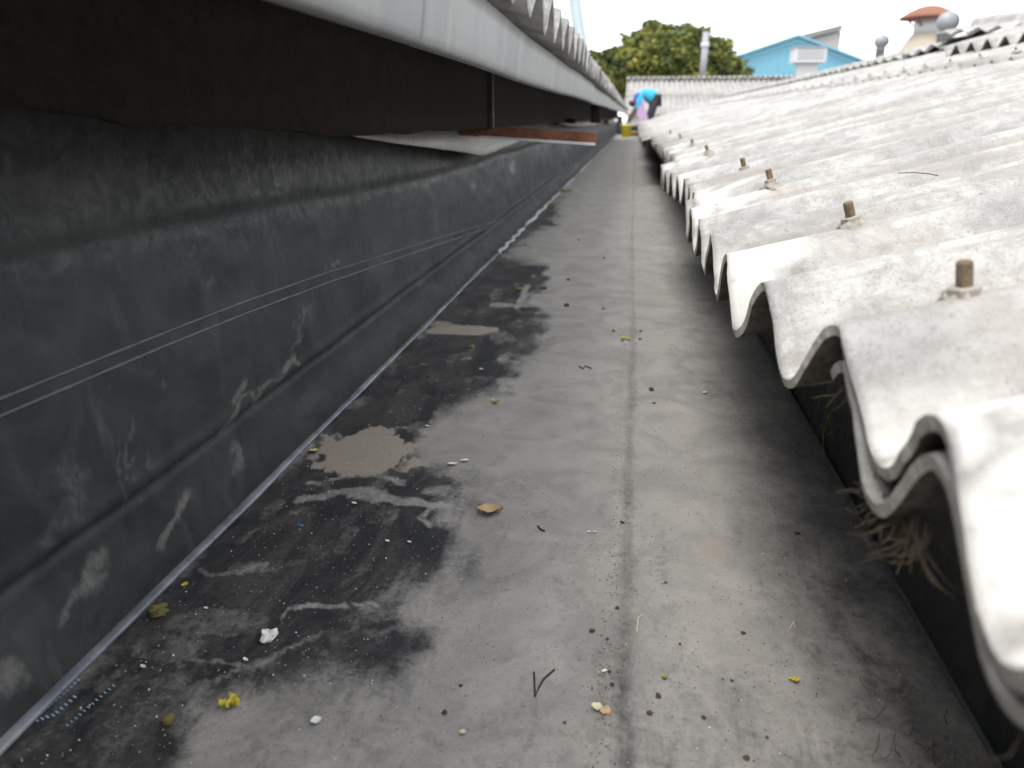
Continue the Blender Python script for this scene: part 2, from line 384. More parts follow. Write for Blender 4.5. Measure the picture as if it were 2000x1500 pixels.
for a, b, w, v in [((195, 1095), (160, 1160), 32, .55), ((150, 1170), (112, 1225), 16, .5), ((350, 965), (310, 1060), 13, .6), ((370, 955), (345, 985), 10, .5), ((25, 1295), (0, 1325), 34, .55),
                   ((145, 940), (95, 1050), 42, .3), ((570, 705), (590, 712), 8, .75), ((560, 715), (550, 730), 8, .7), ((480, 755), (455, 785), 12, .6), ((540, 735), (420, 840), 7, .55),
                   ((590, 595), (570, 700), 5, .55), ((608, 600), (585, 690), 5, .5), ((412, 525), (398, 575), 9, .45), ((368, 485), (360, 500), 9, .35), ((455, 880), (460, 925), 10, .5),
                   ((200, 760), (200, 830), 6, .3), ((200, 830), (225, 865), 6, .35), ((250, 810), (265, 900), 5, .4), ((270, 800), (300, 900), 4, .35), ((240, 860), (258, 940), 4, .4),
                   ((285, 850), (320, 930), 4, .35), ((238, 900), (240, 970), 4, .4), ((265, 920), (275, 970), 3, .4), ((1001, 320), (1002, 332), 6, .9), ((920, 362), (925, 368), 6, .5), ((295, 735), (310, 745), 10, .35),
                   ((655, 515), (660, 522), 7, .7), ((640, 525), (625, 530), 6, .4), ((700, 300), (670, 420), 12, .18), ((820, 460), (822, 510), 8, .25), ((880, 300), (860, 330), 10, .2)]:
    d, _ = seg_dist(pxw + wob1, pyw + wob2, a, b); v *= .85; wd = np.maximum(wd, sstep(1.4, .2, d / w) * v)
wd = np.maximum(wd, .20 * sstep(.55, .75, fbm(Yw * 6, Zw * 9, 4, 55)))
wd = wd + .10 * sstep(1.2, 6, Yw) + .05
me = mesh('upstand_lining', np.stack([Xw, Yw, Zw], -1).reshape(-1, 3), grid_faces(len(ys), len(zs)), M['liner'], True)
attrib(me, 'dust', np.clip(wd, 0, 1)); link('upstand_lining', me, gut)
# right upstand, plain, in the shade below the eaves
ysr = np.concatenate([np.linspace(-1.2, .2, 8)[:-1], np.geomspace(.2, GE, 120)]); zr = np.linspace(0, .275, 14)
Yr, Zr = np.meshgrid(ysr, zr, indexing='ij'); Xr = XR + .012 * sstep(0, .05, Zr) + .010 * (fbm(Yr * 3, Zr * 7, 3, 3) - .5)
me = mesh('upstand_lining', np.stack([Xr, Yr, Zr], -1).reshape(-1, 3), grid_faces(len(ysr), len(zr), True), M['liner'], True)
attrib(me, 'dust', .06 + .2 * sstep(.5, .7, fbm(Yr * 7, Zr * 9, 3, 2))); link('upstand_lining', me, gut)
# fold where floor turns up into the wall, its sky shine painted pale
pts = []; rad = []
for yv in ys[24::2]:
    pts.append((XL + .004 + .008 * (float(fbm(np.array(yv * 3.1), np.array(0.), 3, 7)) - .5), yv, .004))
    rad.append(.0062 + .004 * (float(fbm(np.array(yv * 5), np.array(2.), 3, 3)) - .5))
MB().tube(pts, rad, 10, .5).build('edge_fold', M['bead'], gut, True)
for a, b in [((2.55), (3.15)), ((3.25), (4.7)), ((5.2), (5.9)), ((6.6), (8.4))]:                          # sealant smears on the fold further on
    n = 14; P = [(XL + .008 + .006 * math.sin(k * 1.7 + a), a + (b - a) * k / n, .006) for k in range(n + 1)]
    MB().tube(P, [.005 + .007 * random.random() for _ in P], 7, .6).build('sealant_smear', mat_plain('pale_sealant', (.42, .425, .43), .7, .2, 40) if 'sealant' not in M else M['sealant'], gut, True)
pts = [(XR - .002 + .006 * (float(fbm(np.array(yv * 3.), np.array(5.), 2)) - .5), yv, .003) for yv in ysr]
MB().tube(pts, .003, 6).build('edge_fold', M['seamline'], gut, True)
# two welded lap lines across the wall
for path in ([(-60, 802), (0, 778), (160, 714), (320, 650), (480, 588), (640, 532), (800, 483), (900, 452), (990, 427)], [(-60, 838), (0, 812), (160, 744), (320, 676), (480, 612), (640, 552), (800, 497), (900, 463), (990, 433)]):
    W_ = []
    for (a, b) in zip(path[:-1], path[1:]):
        for t in np.linspace(0, 1, 14)[:-1]:
            q = on_x(a[0] + (b[0] - a[0]) * t, a[1] + (b[1] - a[1]) * t, XL - .02); X0 = float(wall_x(np.array(q[1]), np.array(q[2])))
            q = on_x(a[0] + (b[0] - a[0]) * t, a[1] + (b[1] - a[1]) * t, X0); W_.append((X0 + .0005, q[1], q[2]))
    MB().tube(W_, [.0014 + .0008 * random.random() for _ in W_], 6).build('weld_line', M['seamline'], gut, True)
# pale blue dotted maker's print beside the fold
M['print'] = mat_plain('pale_blue_print', (.20, .30, .38), .7, .2, 200, bump=0)
lp = MB()
for (a, b, n, s) in [((152, 1328), (62, 1408), 13, 10), ((146, 1362), (112, 1392), 5, 8), ((104, 1398), (72, 1408), 4, 8), ((222, 1340), (132, 1418), 12, 6)]:
    for k in range(n):
        if random.random() < .06: continue
        t = k / (n - 1); c = (a[0] + (b[0] - a[0]) * t, a[1] + (b[1] - a[1]) * t); q = []
        for dx, dy in ((-1., -.10), (-.2, -.42), (1., .10), (.2, .42)):
            w = on_z(c[0] + dx * s * .62, c[1] + dy * s, .0); q.append((w[0], w[1], float(floor_z(w[0], w[1])) + .0012))
        lp.add(q, [(3, 2, 1, 0)])
lp.build('printed_lettering', M['print'], gut)
# gutter sole behind the lining and its closed end
MB().box((XL - .04, -1.2, -.05), (XR + .03, GE + .02, -.02)).build('sole_plate', M['rustdark'], gut)
MB().box((XL - .02, GE, -.015), (XR + .02, GE + .015, .22)).build('end_plate', M['liner'], gut)

# ================================================================== corrugated sheets
P_ = .148; AMP = .0265; TH = .0066
def sheet_mesh(name, npitch, length, mat, seg=12, nu=4, tilt=.008, eave=None, lump=0., seed=0, droop=0., extra=None, rag=.0022, under=True):
    """x uphill from the eave, y across (a crest at y = 0.02 + k*pitch), z normal"""
    nv = int(npitch * seg) + 1; Wd = npitch * P_
    u0 = np.linspace(0, 1, nu) ** 1.6 * length; v = np.linspace(0, Wd, nv)
    U, V = np.meshgrid(u0, v, indexing='ij')
    e = (eave(v) if eave else np.zeros(nv)) + (fbm(v * 45, v * 0 + seed, 4, seed) - .5) * 2 * rag
    U = U + np.outer(1 - np.linspace(0, 1, nu), e)
    ph = 2 * np.pi * (V + .028) / P_
    z = AMP * np.cos(ph) + tilt * (.5 - V / Wd); dz = -AMP * 2 * np.pi / P_ * np.sin(ph)
    U = U + (z - AMP) * math.tan(SL) * .75 * (1 - U / length)
    if lump: z = z + lump * (fbm(U * 9 + seed, V * 9, 3, seed) - .5)
    if droop: z = z - droop * (1 - np.clip(U / .6, 0, 1))
    nn = np.sqrt(1 + dz * dz); t = TH * (1 + .25 * (fbm(U * 20, V * 20, 2, seed + 1) - .5))
    top = np.stack([U, V - dz / nn * -0 , z], -1).reshape(-1, 3)
    bot = np.stack([U, V + dz / nn * t, z - t / nn], -1).reshape(-1, 3)
    n = nu * nv; Vv = np.concatenate([top, bot]); F1 = grid_faces(nu, nv); F2 = [tuple(i + n for i in f[::-1]) for f in F1]
    E_ = []
    for j in range(nv - 1):
        E_.append((j, j + 1, n + j + 1, n + j)); a = (nu - 1) * nv + j; E_.append((a + 1, a, n + a, n + a + 1))
    for i in range(nu - 1):
        a = i * nv; E_.append((a + nv, a, n + a, n + a + nv)); a = i * nv + nv - 1; E_.append((a, a + nv, n + a + nv, n + a))
    me = mesh(name, Vv, F1 + F2 + E_, mat, True); k = len(F1) * 2
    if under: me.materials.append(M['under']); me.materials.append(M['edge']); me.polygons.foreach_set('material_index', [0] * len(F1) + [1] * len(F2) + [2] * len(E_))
    sm = [True] * k + [False] * len(E_); me.polygons.foreach_set('use_smooth', sm)
    if extra:
        s, c = extra(U, V); attrib(me, 'stain', np.concatenate([s.ravel(), s.ravel()])); attrib(me, 'clean', np.concatenate([c.ravel(), c.ravel() * 0]))
    return me

SL = R_(15.0); EX, EZ = .11, .2945           # right roof: slope, nominal eave line
CREST0 = .45                                # world Y of a crest
def place_sheet(name, me, parent, y0, x, off=0., slope=SL):
    o = link(name, me, parent); xx = x - EX
    o.location = (x - math.sin(slope) * off, y0, EZ + xx * math.tan(slope) + off * math.cos(slope)); o.rotation_euler = (0, -slope, 0); return o
YS0 = CREST0 - 2 * P_ + .028                 # near edge of the second sheet (covers the first)
STEP = 7 * P_
shed = tag(empty('shed_building', (0, 0, 0)), 'long shed with pale weathered corrugated roof and rusty hook bolts along the gutter', 'shed')
bolt_y = [CREST0, CREST0 + 2 * P_, CREST0 + 5 * P_, CREST0 + 7 * P_, CREST0 + 12 * P_, CREST0 + 16 * P_, CREST0 + 21 * P_, CREST0 + 28 * P_]
def near_extra(y0, x0):
    def f(U, V):
        Yy = y0 + V; Xx = x0 + U * math.cos(SL); s = np.zeros_like(U); c = np.zeros_like(U)
        for by in bolt_y:
            q = np.hypot((Yy - by + .02) / .045, (Xx - .222) / .060) + (fbm(U * 30, V * 40, 3, 3) - .5) * 1.2
            s = np.maximum(s, sstep(1.15, .5, q) * .85)
        e = (Xx - .10) / .09 + (fbm(U * 14, V * 14, 4, 12) - .5) * 1.9
        c = sstep(1.0, .72, e) * sstep(.48, .62, fbm(V * 4.5 + 2.4, V * 0 + .3, 2, 4)) * (fbm(U * 50, V * 50, 3, 2) > .33)
        s = np.maximum(s, .5 * sstep(.56, .7, fbm(U * 7, V * 11, 4, 70)))
        return np.clip(s, 0, 1), c
    return f
def interp_eave(y0, tab, base):
    ky = [t[0] for t in tab]; kx = [t[1] for t in tab]
    return lambda v: (np.interp(y0 + v, ky, kx) - base) / math.cos(SL)
L1 = 1.33
# first sheet: lowest, passing under the second; its far edge shows inside the arches
yA = YS0 + 2 * P_ - 6 * P_
me = sheet_mesh('roof_sheet', 5.96, L1, M['asb'], 20, 20, .044, lump=.003, seed=2, extra=near_extra(yA, .13)); o = place_sheet('roof_sheet', me, shed, yA, .131, .0004)
me = sheet_mesh('roof_sheet', 7.75, L1, M['asb'], 22, 30, .010, eave=interp_eave(YS0, [(0, .124), (.23, .126), (.38, .133), (.45, .126), (.53, .113), (.60, .110), (.68, .098), (1.2, .095)], .11), lump=.004, seed=5, extra=near_extra(YS0, .11), rag=.003)
place_sheet('roof_sheet', me, shed, YS0, .11)
tabs = [[(0, .106), (9, .106)], [(0, .13), (9, .13)], [(0, .128), (9, .128)]]
me = sheet_mesh('roof_sheet', 7.75, L1, M['asb'], 18, 20, .010, eave=interp_eave(YS0 + STEP, [(1.1, .106), (1.6, .112), (1.8, .104), (2.1, .088), (3, .088)], .11), lump=.004, seed=9, extra=near_extra(YS0 + STEP, .11)); place_sheet('roof_sheet', me, shed, YS0 + STEP, .11)
me = sheet_mesh('roof_sheet', 7.75, L1, M['asb'], 16, 14, .010, eave=lambda v: v * 0, lump=.004, seed=11, extra=near_extra(YS0 + 2 * STEP, .125)); place_sheet('roof_sheet', me, shed, YS0 + 2 * STEP, .128)
var = [sheet_mesh('roof_sheet', 7.75, L1, M['asb'], 12, 5, .0082, lump=.003, seed=20 + k) for k in range(4)]
eaves = [.125, .12, .06, .05, .07, .05, .055, .075, .06, .09, .07, .06, .08, .05, .06, .07, .06, .08]
for k in range(3, 21):
    place_sheet('roof_sheet', var[k % 4], shed, YS0 + k * STEP, eaves[(k - 3) % 18], .0 + .003 * random.random())
RX = 2.45                                    # ridge
for k in range(-1, 21):                      # two upper courses
    o = place_sheet('roof_sheet', var[(k + 1) % 4], shed, YS0 + k * STEP, 1.22 + .02 * random.random(), .0125)
def roof_z(x): return EZ + (x - EX) * math.tan(SL) if x < RX else EZ + (2 * RX - x - EX) * math.tan(SL)
for k in range(-1, 21):                      # back slope, falling away behind the ridge
    for c in (0, 1, 2):
        o = link('roof_sheet', var[(k + c + 1) % 4], shed); x = RX + 3.68 - c * 1.2
        o.location = (x, YS0 + k * STEP + 7.75 * P_, roof_z(x) + .03 + .006 * c); o.rotation_euler = (0, -SL, math.pi)
# ridge capping, several pieces slipped and broken
def cap_mesh():
    m = MB(); n = 9; prof = []
    for k in range(n):
        a = math.pi * (k / (n - 1)); prof.append((.055 * math.cos(a), .055 * math.sin(a)))
    out = [(-.23, -.040)] + [(-x, z) for x, z in prof] + [(.23, -.040)]; inn = [(x * .93 if abs(x) > .2 else x * .9, z - .014) for x, z in out]
    V = []; L = 1.1; ny = 9
    for j in range(ny):
        for (x, z) in out: V.append((x, L * j / (ny - 1), z + (.016 * math.cos(j * math.pi) if abs(x) > .2 else .004 * math.cos(j * 2.1))))
    for j in range(ny):
        for (x, z) in inn: V.append((x, L * j / (ny - 1), z + (.016 * math.cos(j * math.pi) if abs(x) > .2 else 0)))
    w = len(out); n2 = ny * w; Fc = []
    for j in range(ny - 1):
        for i in range(w - 1):
            a = j * w + i; Fc.append((a, a + w, a + w + 1, a + 1)); Fc.append((n2 + a, n2 + a + 1, n2 + a + w + 1, n2 + a + w))
    for j in range(ny - 1):
        for i in (0, w - 1):
            a = j * w + i; Fc.append((a, a + w, n2 + a + w, n2 + a))
    for i in range(w - 1):
        for j in (0, ny - 1):
            a = j * w + i; Fc.append((a, a + 1, n2 + a + 1, n2 + a))
    m.add(V, Fc); return mesh('ridge_cap', m.v, m.f, M['asb'], True)
cm = cap_mesh()
for k in range(0, 22):
    o = link('ridge_cap', cm, shed); yk = YS0 + k * 1.04
    o.location = (RX, yk, roof_z(RX) + .045); o.rotation_euler = (0, 0, 0)
    if 4.2 < yk < 7.2: o.location.z += .015 + .03 * random.random(); o.location.x -= .05 * random.random(); o.rotation_euler = (R_(random.uniform(-3, 4)), R_(random.uniform(-14, 4)), R_(random.uniform(-4, 4)))
# walls of this shed below the roof
MB().box((XR + .06, -1.2, GZ), (XR + .26, 21.0, .30)).build('wall', M['render'], shed)
MB().box((RX + 3.3, -1.2, GZ), (RX + 3.5, 21.0, roof_z(RX + 3.5) - .05)).build('wall', M['render'], shed)
MB().prism([(XR + .26, GZ), (RX + 3.3, GZ), (RX + 3.3, roof_z(RX + 3.3) - .06), (RX, roof_z(RX) - .06), (XR + .26, .30)], 'y', 20.8, 21.0).build('gable_wall', M['render'], shed)
MB().box((.36, -1.2, .302), (.44, 20.8, .325)).build('purlin', M['timber'], shed)
# hook bolts through the crests
def bolt_meshes():
    m = MB(); pr = [(.0046, -.02)]
    for k in range(26): pr.append((.0046 if k % 2 else .0043, -.004 + k * .00125))
    pr += [(.0035, .0295)]; m.lathe(pr, 12); sh = mesh('shank', m.v, m.f, M['boltsteel'], False)
    m = MB(); m.lathe([(.0085, 0), (.0092, .001), (.0092, .006), (.008, .0072)], 6); nut = mesh('nut', m.v, m.f, M['mortar'])
    V = []; n = 22; q = 12
    for i in range(q):
        for k in range(n):
            a = 2 * math.pi * k / n; t = i / (q - 1); r = .0175 * (1 - t) ** .38 * (1 + .95 * (float(fbm(np.array(3 * math.cos(a) + 5), np.array(3 * math.sin(a) + t * 3), 3, 8)) - .45))
            V.append((r * math.cos(a), r * math.sin(a), -.012 + .021 * t + .014 * (float(fbm(np.array(5 * math.cos(a) + t * 4), np.array(5 * math.sin(a)), 3, 4)) - .5)))
    Fc = [(i * n + k, i * n + (k + 1) % n, (i + 1) * n + (k + 1) % n, (i + 1) * n + k) for i in range(q - 1) for k in range(n)]
    return sh, nut, mesh('mortar_pad', V, Fc, M['mortar'], True)
SH, NUT, PAD = bolt_meshes()
for i, by in enumerate(bolt_y):
    bx = (.188 if i == 0 else .203) + random.uniform(-.002, .002); zz = EZ + (bx - EX) * math.tan(SL) + AMP / math.cos(SL) + .001
    sh = link('hook_bolt', SH, shed); sh.location = (bx, by + .006, zz); sh.rotation_euler = (R_(random.uniform(-5, 7)), R_(-14 + random.uniform(-8, 5)), 0)
    sh.scale = (1, 1, random.uniform(.68, .9)); nu_ = link('nut', NUT, sh); nu_.location = (0, 0, .003)
    pd = link('mortar_pad', PAD, sh); pd.location = (0, 0, -.001); pd.rotation_euler = (0, 0, i * 1.9)
for k in range(0, 34):                       # bolts of the first lap, a metre up the slope
    by = CREST0 + P_ * (2 * k - 2); sh = link('hook_bolt', SH, shed)
    bx = 1.29; sh.location = (bx, by, EZ + (bx - EX) * math.tan(SL) + AMP + .017); sh.rotation_euler = (0, -SL, 0); sh.scale = (.8, .8, .45)
    pd = link('mortar_pad', PAD, sh); pd.location = (0, 0, .002); pd.rotation_euler = (0, 0, k * 1.3)
# loose patch sheet lying over the upper lap, propped so its wave ends show gaps
pm = sheet_mesh('roof_patch', 7, .8, M['asb'], 12, 5, 0, seed=41)
o = link('corrugated_offcut', pm); o.scale = (.8, 1.2, .95); o.location = (1.66, 3.6, EZ + (1.66 - EX) * math.tan(SL) + .050); o.rotation_euler = (R_(.6), -SL - R_(.2), R_(1.5))
tag(o, 'loose corrugated sheet lying raised over the upper laps of the pale roof', 'roof sheet')

# ================================================================== opposite shed (overhanging eave on the other side)
LEX, LEZ = -.146, CZ + .12 + AMP + TH       # eave line, mid-height of the waves
left = tag(empty('shed_building', (0, 0, 0)), 'shed whose corrugated eave and pale fascia overhang the black lined wall', 'shed')
lv = [sheet_mesh('roof_sheet', 7.75, 1.7, M['asb_eave'], 14, 4, .008, under=False, lump=.003, seed=60 + k) for k in range(3)]
for k in range(-1, 16):
    for c in (0, 1):
        o = link('roof_sheet', lv[(k + c) % 3], left); x = LEX - 1.6 * c + (random.uniform(-.006, .006) if c == 0 else 0)
        o.location = (x, .14 + k * STEP + 7.75 * P_, LEZ + (LEX - x) * math.tan(SL) + .012 * c); o.rotation_euler = (0, -SL, math.pi)
# fascia strip below the wave ends, leaning back, in lengths
yb = [-.9, .62, 3.05, 5.5, 8.0, 10.4, 12.9, 15.4, 17.4]
for k in range(len(yb) - 1):
    a, b = yb[k] + .0015, yb[k + 1] - .0015; n = 240 if k < 3 else 60; yy = np.linspace(a, b, n); V = []; st = []
    prof = [(-.158, .112), (-.1595, .098), (-.162, .075), (-.164, .060), (-.1655, .0535), (-.168, .051), (-.172, .0505)]
    for yv in yy:
        wv = .0012 * math.sin(yv * 9) + .002 * math.sin(yv * 2.3 + k)
        for (x, z) in prof:
            V.append((x + wv, yv, CZ + z + .0015 * math.sin(yv * 3.1)))
            tr = (yv - .27 + .004 * math.sin(z * 90 + yv * 11)) / P_; fr = abs(tr - round(tr)); ww = .09 + .10 * (math.sin(round(tr) * 3.7) * .5 + .5)
            st.append(max(0, 1 - fr / ww) * (.5 + .5 * math.sin(round(tr) * 2.3 + 1)))
    m_ = len(prof); Fc = grid_faces(n, m_)
    off = len(V); V += [(x - .004, y, z + .0) for x, y, z in V[:off]]; st += st
    Fc += [tuple(i + off for i in f[::-1]) for f in grid_faces(n, m_)]
    Fc += [(i * m_, (i + 1) * m_, off + (i + 1) * m_, off + i * m_) for i in range(n - 1)] + [(j, j + 1, off + j + 1, off + j) for j in range(m_ - 1)]
    me = mesh('fascia', V, Fc, M['fascia'], True); attrib(me, 'streak', st); link('fascia', me, left)
# rusted plate under the eave with a ragged, sagging lower edge
yy = np.concatenate([np.linspace(-.8, .3, 14)[:-1], np.geomspace(.3, 17.3, 150)])
keyY = [-1, .42, .50, .53, .59, .70, .97, 1.2, 1.6, 3, 21]; keyZ = [.010, .004, .000, -.006, -.006, -.010, -.024, -.024, -.026, -.026, -.03]
zb = np.interp(yy, keyY, keyZ) + .006 * (fbm(yy * 9, yy * 0, 4, 3) - .5); V = []; nz = 10
for y_, z_ in zip(yy, zb):
    for k in range(nz):
        t = k / (nz - 1); V.append((-.35 + .004 * math.sin(y_ * 7 + t * 3), y_, CZ + z_ + (.245 - z_) * t))
off = len(V); V += [(x - .008, y, z) for x, y, z in V[:off]]; n = len(yy)
Fc = grid_faces(n, nz) ; Fc = [f[::-1] for f in Fc] + [tuple(i + off for i in f) for f in Fc] + [(i * nz, (i + 1) * nz, off + (i + 1) * nz, off + i * nz) for i in range(n - 1)]
obj('eaves_plate', V, Fc, M['rustdark'], left, True)
MB().box((-.55, -1.2, GZ), (-.49, 17.3, CZ + .25)).build('wall', M['darkwall'], left)
MB().box((-3.6, -1.2, GZ), (-3.4, 17.3, CZ + .9)).build('wall', M['render'], left)
MB().box((-3.4, 17.1, GZ), (-.56, 17.3, CZ + .25)).build('gable_wall', M['render'], left)
MB().box((-3.5, -1.3, GZ), (-.47, -1.2, CZ + .25)).build('gable_wall', M['darkwall'], left)
# steel angles that carry the eave, reaching out over the gutter
def bracket(y, tipx, z0, z1, name='eaves_bracket', mat='rust'):
    m = MB(); x0, x1 = -.50, tipx; h = .026; t = .005
    def P(x, dy, dz): w = (x - x0) / (x1 - x0); return (x, y + dy, z0 + (z1 - z0) * w + dz)
    sec = [(0, 0), (0, h), (t, h), (t, t), (h, t), (h, 0)]
    V = [P(x, a, b) for x in np.linspace(x0, x1, 6) for a, b in [(0, 0), (0, h), (t, h), (t, .006), (h, .006), (h, 0)]]
    Fc = [(i * 6 + k, i * 6 + (k + 1) % 6, (i + 1) * 6 + (k + 1) % 6, (i + 1) * 6 + k) for i in range(5) for k in range(6)] + [(5, 4, 3, 2, 1, 0), tuple(30 + k for k in range(6))]
    o = m.add(V, Fc).build(name, M[mat], left)
    l = MB(); l.add([P(x, -.003, b) for x in np.linspace(x0 + .12, x1 - .002, 5) for b in (-.0035, .0025)] + [P(x, .012, b) for x in np.linspace(x0 + .12, x1 - .002, 5) for b in (-.0035, -.0005)],
                    [(2 * i, 2 * i + 2, 2 * i + 3, 2 * i + 1) for i in range(4)] + [(2 * i, 10 + 2 * i, 12 + 2 * i, 2 * i + 2) for i in range(4)])
    l.build('lit_lip_strip', M['concrete'], o)  # pale strip painted in for light caught by the lower leg
    return o
bracket(1.98, -.090, CZ - .040, CZ - .063)
bracket(4.15, -.30, CZ - .03, CZ - .035, mat='rustdark'); bracket(7.4, -.30, CZ - .02, CZ - .03, mat='rustdark'); bracket(11.5, -.3, CZ - .02, CZ - .03, mat='rustdark')
q = on_x(961, 185, -.338); MB().box((-.343, q[1] - .007, CZ - .03), (-.335, q[1] + .007, CZ + .12)).build('hanger_strap', M['liner'], left)
q = on_x(1166, 215, -.19); MB().box((-.22, q[1] - .02, CZ - .03), (-.17, q[1] + .03, CZ + .06)).build('hanger_strap', M['rustdark'], left)
# torn pale strip of old lining hanging over the wall top
top = [(690, 262), (780, 258), (890, 252), (930, 262), (1010, 268)]; bot = [(692, 267), (780, 281), (885, 294), (945, 304), (1012, 277)]
A = []; B = []
for k in range(41):
    t = k / 40; x = 690 + t * 322
    ya = np.interp(x, [p[0] for p in top], [p[1] for p in top]) - 8; yb_ = np.interp(x, [p[0] for p in bot], [p[1] for p in bot]) + 2.5 * (float(fbm(np.array(k * .9), np.array(.5), 3)) - .5)
    A.append(on_x(x, ya, -.452)); B.append(on_x(x, yb_, -.424))
V = []
for a, b in zip(A, B):
    for t in (0, .33, .66, 1): V.append(a * (1 - t) + b * t + np.array([.010 * math.sin(t * 3.1), 0, 0]))
nV = len(V); V += [v - np.array([.004, 0, 0]) for v in V]; Fc = grid_faces(41, 4); Fc = Fc + [tuple(i + nV for i in f[::-1]) for f in Fc] + [(i * 4 + 3, (i + 1) * 4 + 3, nV + (i + 1) * 4 + 3, nV + i * 4 + 3) for i in range(40)]
obj('torn_lining', V, Fc, M['concrete'], gut, True)
# pale scraps of the same old lining further along the wall top
for (xa, ya, xb, yb2, hh) in [(1105, 240, 1165, 238, 14), (1178, 226, 1196, 226, 12), (1188, 238, 1206, 234, 7)]:
    V = []
    for k in range(7):
        t = k / 6; x = xa + (xb - xa) * t; y_ = ya + (yb2 - ya) * t; hz = hh * (.6 + .4 * math.sin(3.1 * t))
        a = on_x(x, y_ - hz / 2, -.43); b = on_x(x, y_ + hz / 2, -.40); V += [a, b, b - np.array([.01, 0, 0]), a - np.array([.01, 0, 0])]
    Fc = [(i * 4 + k, i * 4 + (k + 1) % 4, i * 4 + 4 + (k + 1) % 4, i * 4 + 4 + k) for i in range(6) for k in range(4)] + [(3, 2, 1, 0), (24, 25, 26, 27)]
    obj('torn_lining', V, Fc, M['concrete'], gut)

# ================================================================== shed closing the far end, roof facing the camera
fs = tag(empty('shed_building', (0, 0, 0)), 'shed across the end of the gutter with pale corrugated slope facing it', 'shed')
FY0, FY1 = 21.6, 25.5; FZ0 = CZ + .05; FZ1 = float(on_y(1300, 149, 25.5)[2]) - .10; fsl = math.atan2(FZ1 - FZ0, FY1 - FY0); FLEN = math.hypot(FY1 - FY0, FZ1 - FZ0) + .1
fv = [sheet_mesh('roof_sheet', 7.75, FLEN / 2 + .1, M['asb_far'], 12, 3, .009, seed=80 + k) for k in range(3)]
for k in range(14):
    for c in (0, 1):
        for back in (0, 1):
            o = link('roof_sheet', fv[(k + c) % 3], fs); d = c * FLEN / 2
            yy_ = FY0 + d * math.cos(fsl) if not back else 2 * FY1 - FY0 - d * math.cos(fsl)
            zz = FZ0 + d * math.sin(fsl) + .012 * c
            # uphill (+x local) -> +Y for the front slope, -Y for the back one
            o.location = (-.28 + k * STEP + (7.75 * P_ if not back else 0), yy_, zz)
            o.rotation_euler = (0, -fsl, math.pi / 2 if not back else -math.pi / 2)
for k in range(14):
    o = link('ridge_cap', cm, fs); o.location = (-.25 + (k + 1) * 1.04, FY1, FZ1 + .035); o.rotation_euler = (0, 0, math.pi / 2)
MB().box((-.20, FY0 + .12, GZ), (14.1, FY0 + .3, FZ0 - .02)).build('wall', M['render'], fs)
MB().box((-.20, 2 * FY1 - FY0 - .3, GZ), (14.1, 2 * FY1 - FY0 - .12, FZ0 - .02)).build('wall', M['render'], fs)
for x in (-.2, 13.9): MB().prism([(FY0 + .3, GZ), (2 * FY1 - FY0 - .3, GZ), (2 * FY1 - FY0 - .3, FZ0 + .02), (FY1, FZ1 - .05), (FY0 + .3, FZ0 + .02)], 'x', x, x + .2).build('gable_wall', M['render'], fs)
lw = tag(MB().box((-4.5, 0, 0), (-.33, .2, 4.66)).build('gap_cover_wall', M['darkwall']), 'dark low wall added to cover the bright gap beside the far shed gable', 'wall'); lw.location = (0, 22.2, GZ)  # added to hide the bright gap past the overhanging shed's end
def far_roof_z(y): return FZ1 - abs(y - FY1) * math.tan(fsl)

# ================================================================== things on the roofs
def wx(px_, py_, Y): return on_y(px_, py_, Y)
# flue pipe
Yp = 26.2; a = wx(1379, 62, Yp); r = .095
fl = tag(empty('flue_pipe', (a[0], Yp, far_roof_z(Yp) - .05)), 'slim grey flue pipe standing on the far corrugated ridge against the tree', 'flue'); H = a[2] - fl.location.z
MB().lathe([(r, 0), (r, H)], 14).build('pipe', M['galv'], fl, True)
zb_ = wx(1379, 87, Yp)[2] - fl.location.z; MB().lathe([(r * 1.0, zb_ - .06), (r * 1.35, zb_ - .05), (r * 1.35, zb_ + .05), (r, zb_ + .06)], 14).build('band', M['white'], fl)
MB().lathe([(r * 2.4, 0), (r * 1.1, .16)], 14).build('flashing', M['galv'], fl)
# T shaped box vent
Yt = 27.2; a = wx(1550, 95, Yt); b = wx(1606, 123, Yt); c0 = wx(1561, 130, Yt); c1 = wx(1597, 130, Yt); zb_ = far_roof_z(Yt) - .06
tv = tag(empty('box_vent', ((a[0] + b[0]) / 2, Yt, zb_)), 'white square box vent on a duct in front of the blue gable', 'vent')
hw = (b[0] - a[0]) / 2; dw = (c1[0] - c0[0]) / 2; z1, z2 = b[2] - zb_, a[2] - zb_
MB().box((-dw, -dw, 0), (dw, dw, z1)).build('duct', M['white'], tv)
MB().box((-hw, -hw, z1), (hw, hw, z2)).build('hood', M['white'], tv)
m = MB().box((-hw - .03, -hw - .03, z2), (hw + .03, hw + .03, z2 + .03)); m.build('hood_lid', M['galv'], tv)
for k in range(4): MB().box((-hw + .06, -hw - .012, z1 + .09 + k * .09), (hw - .06, -hw - .002, z1 + .13 + k * .09)).build('louvre_slat', M['galv'], tv)
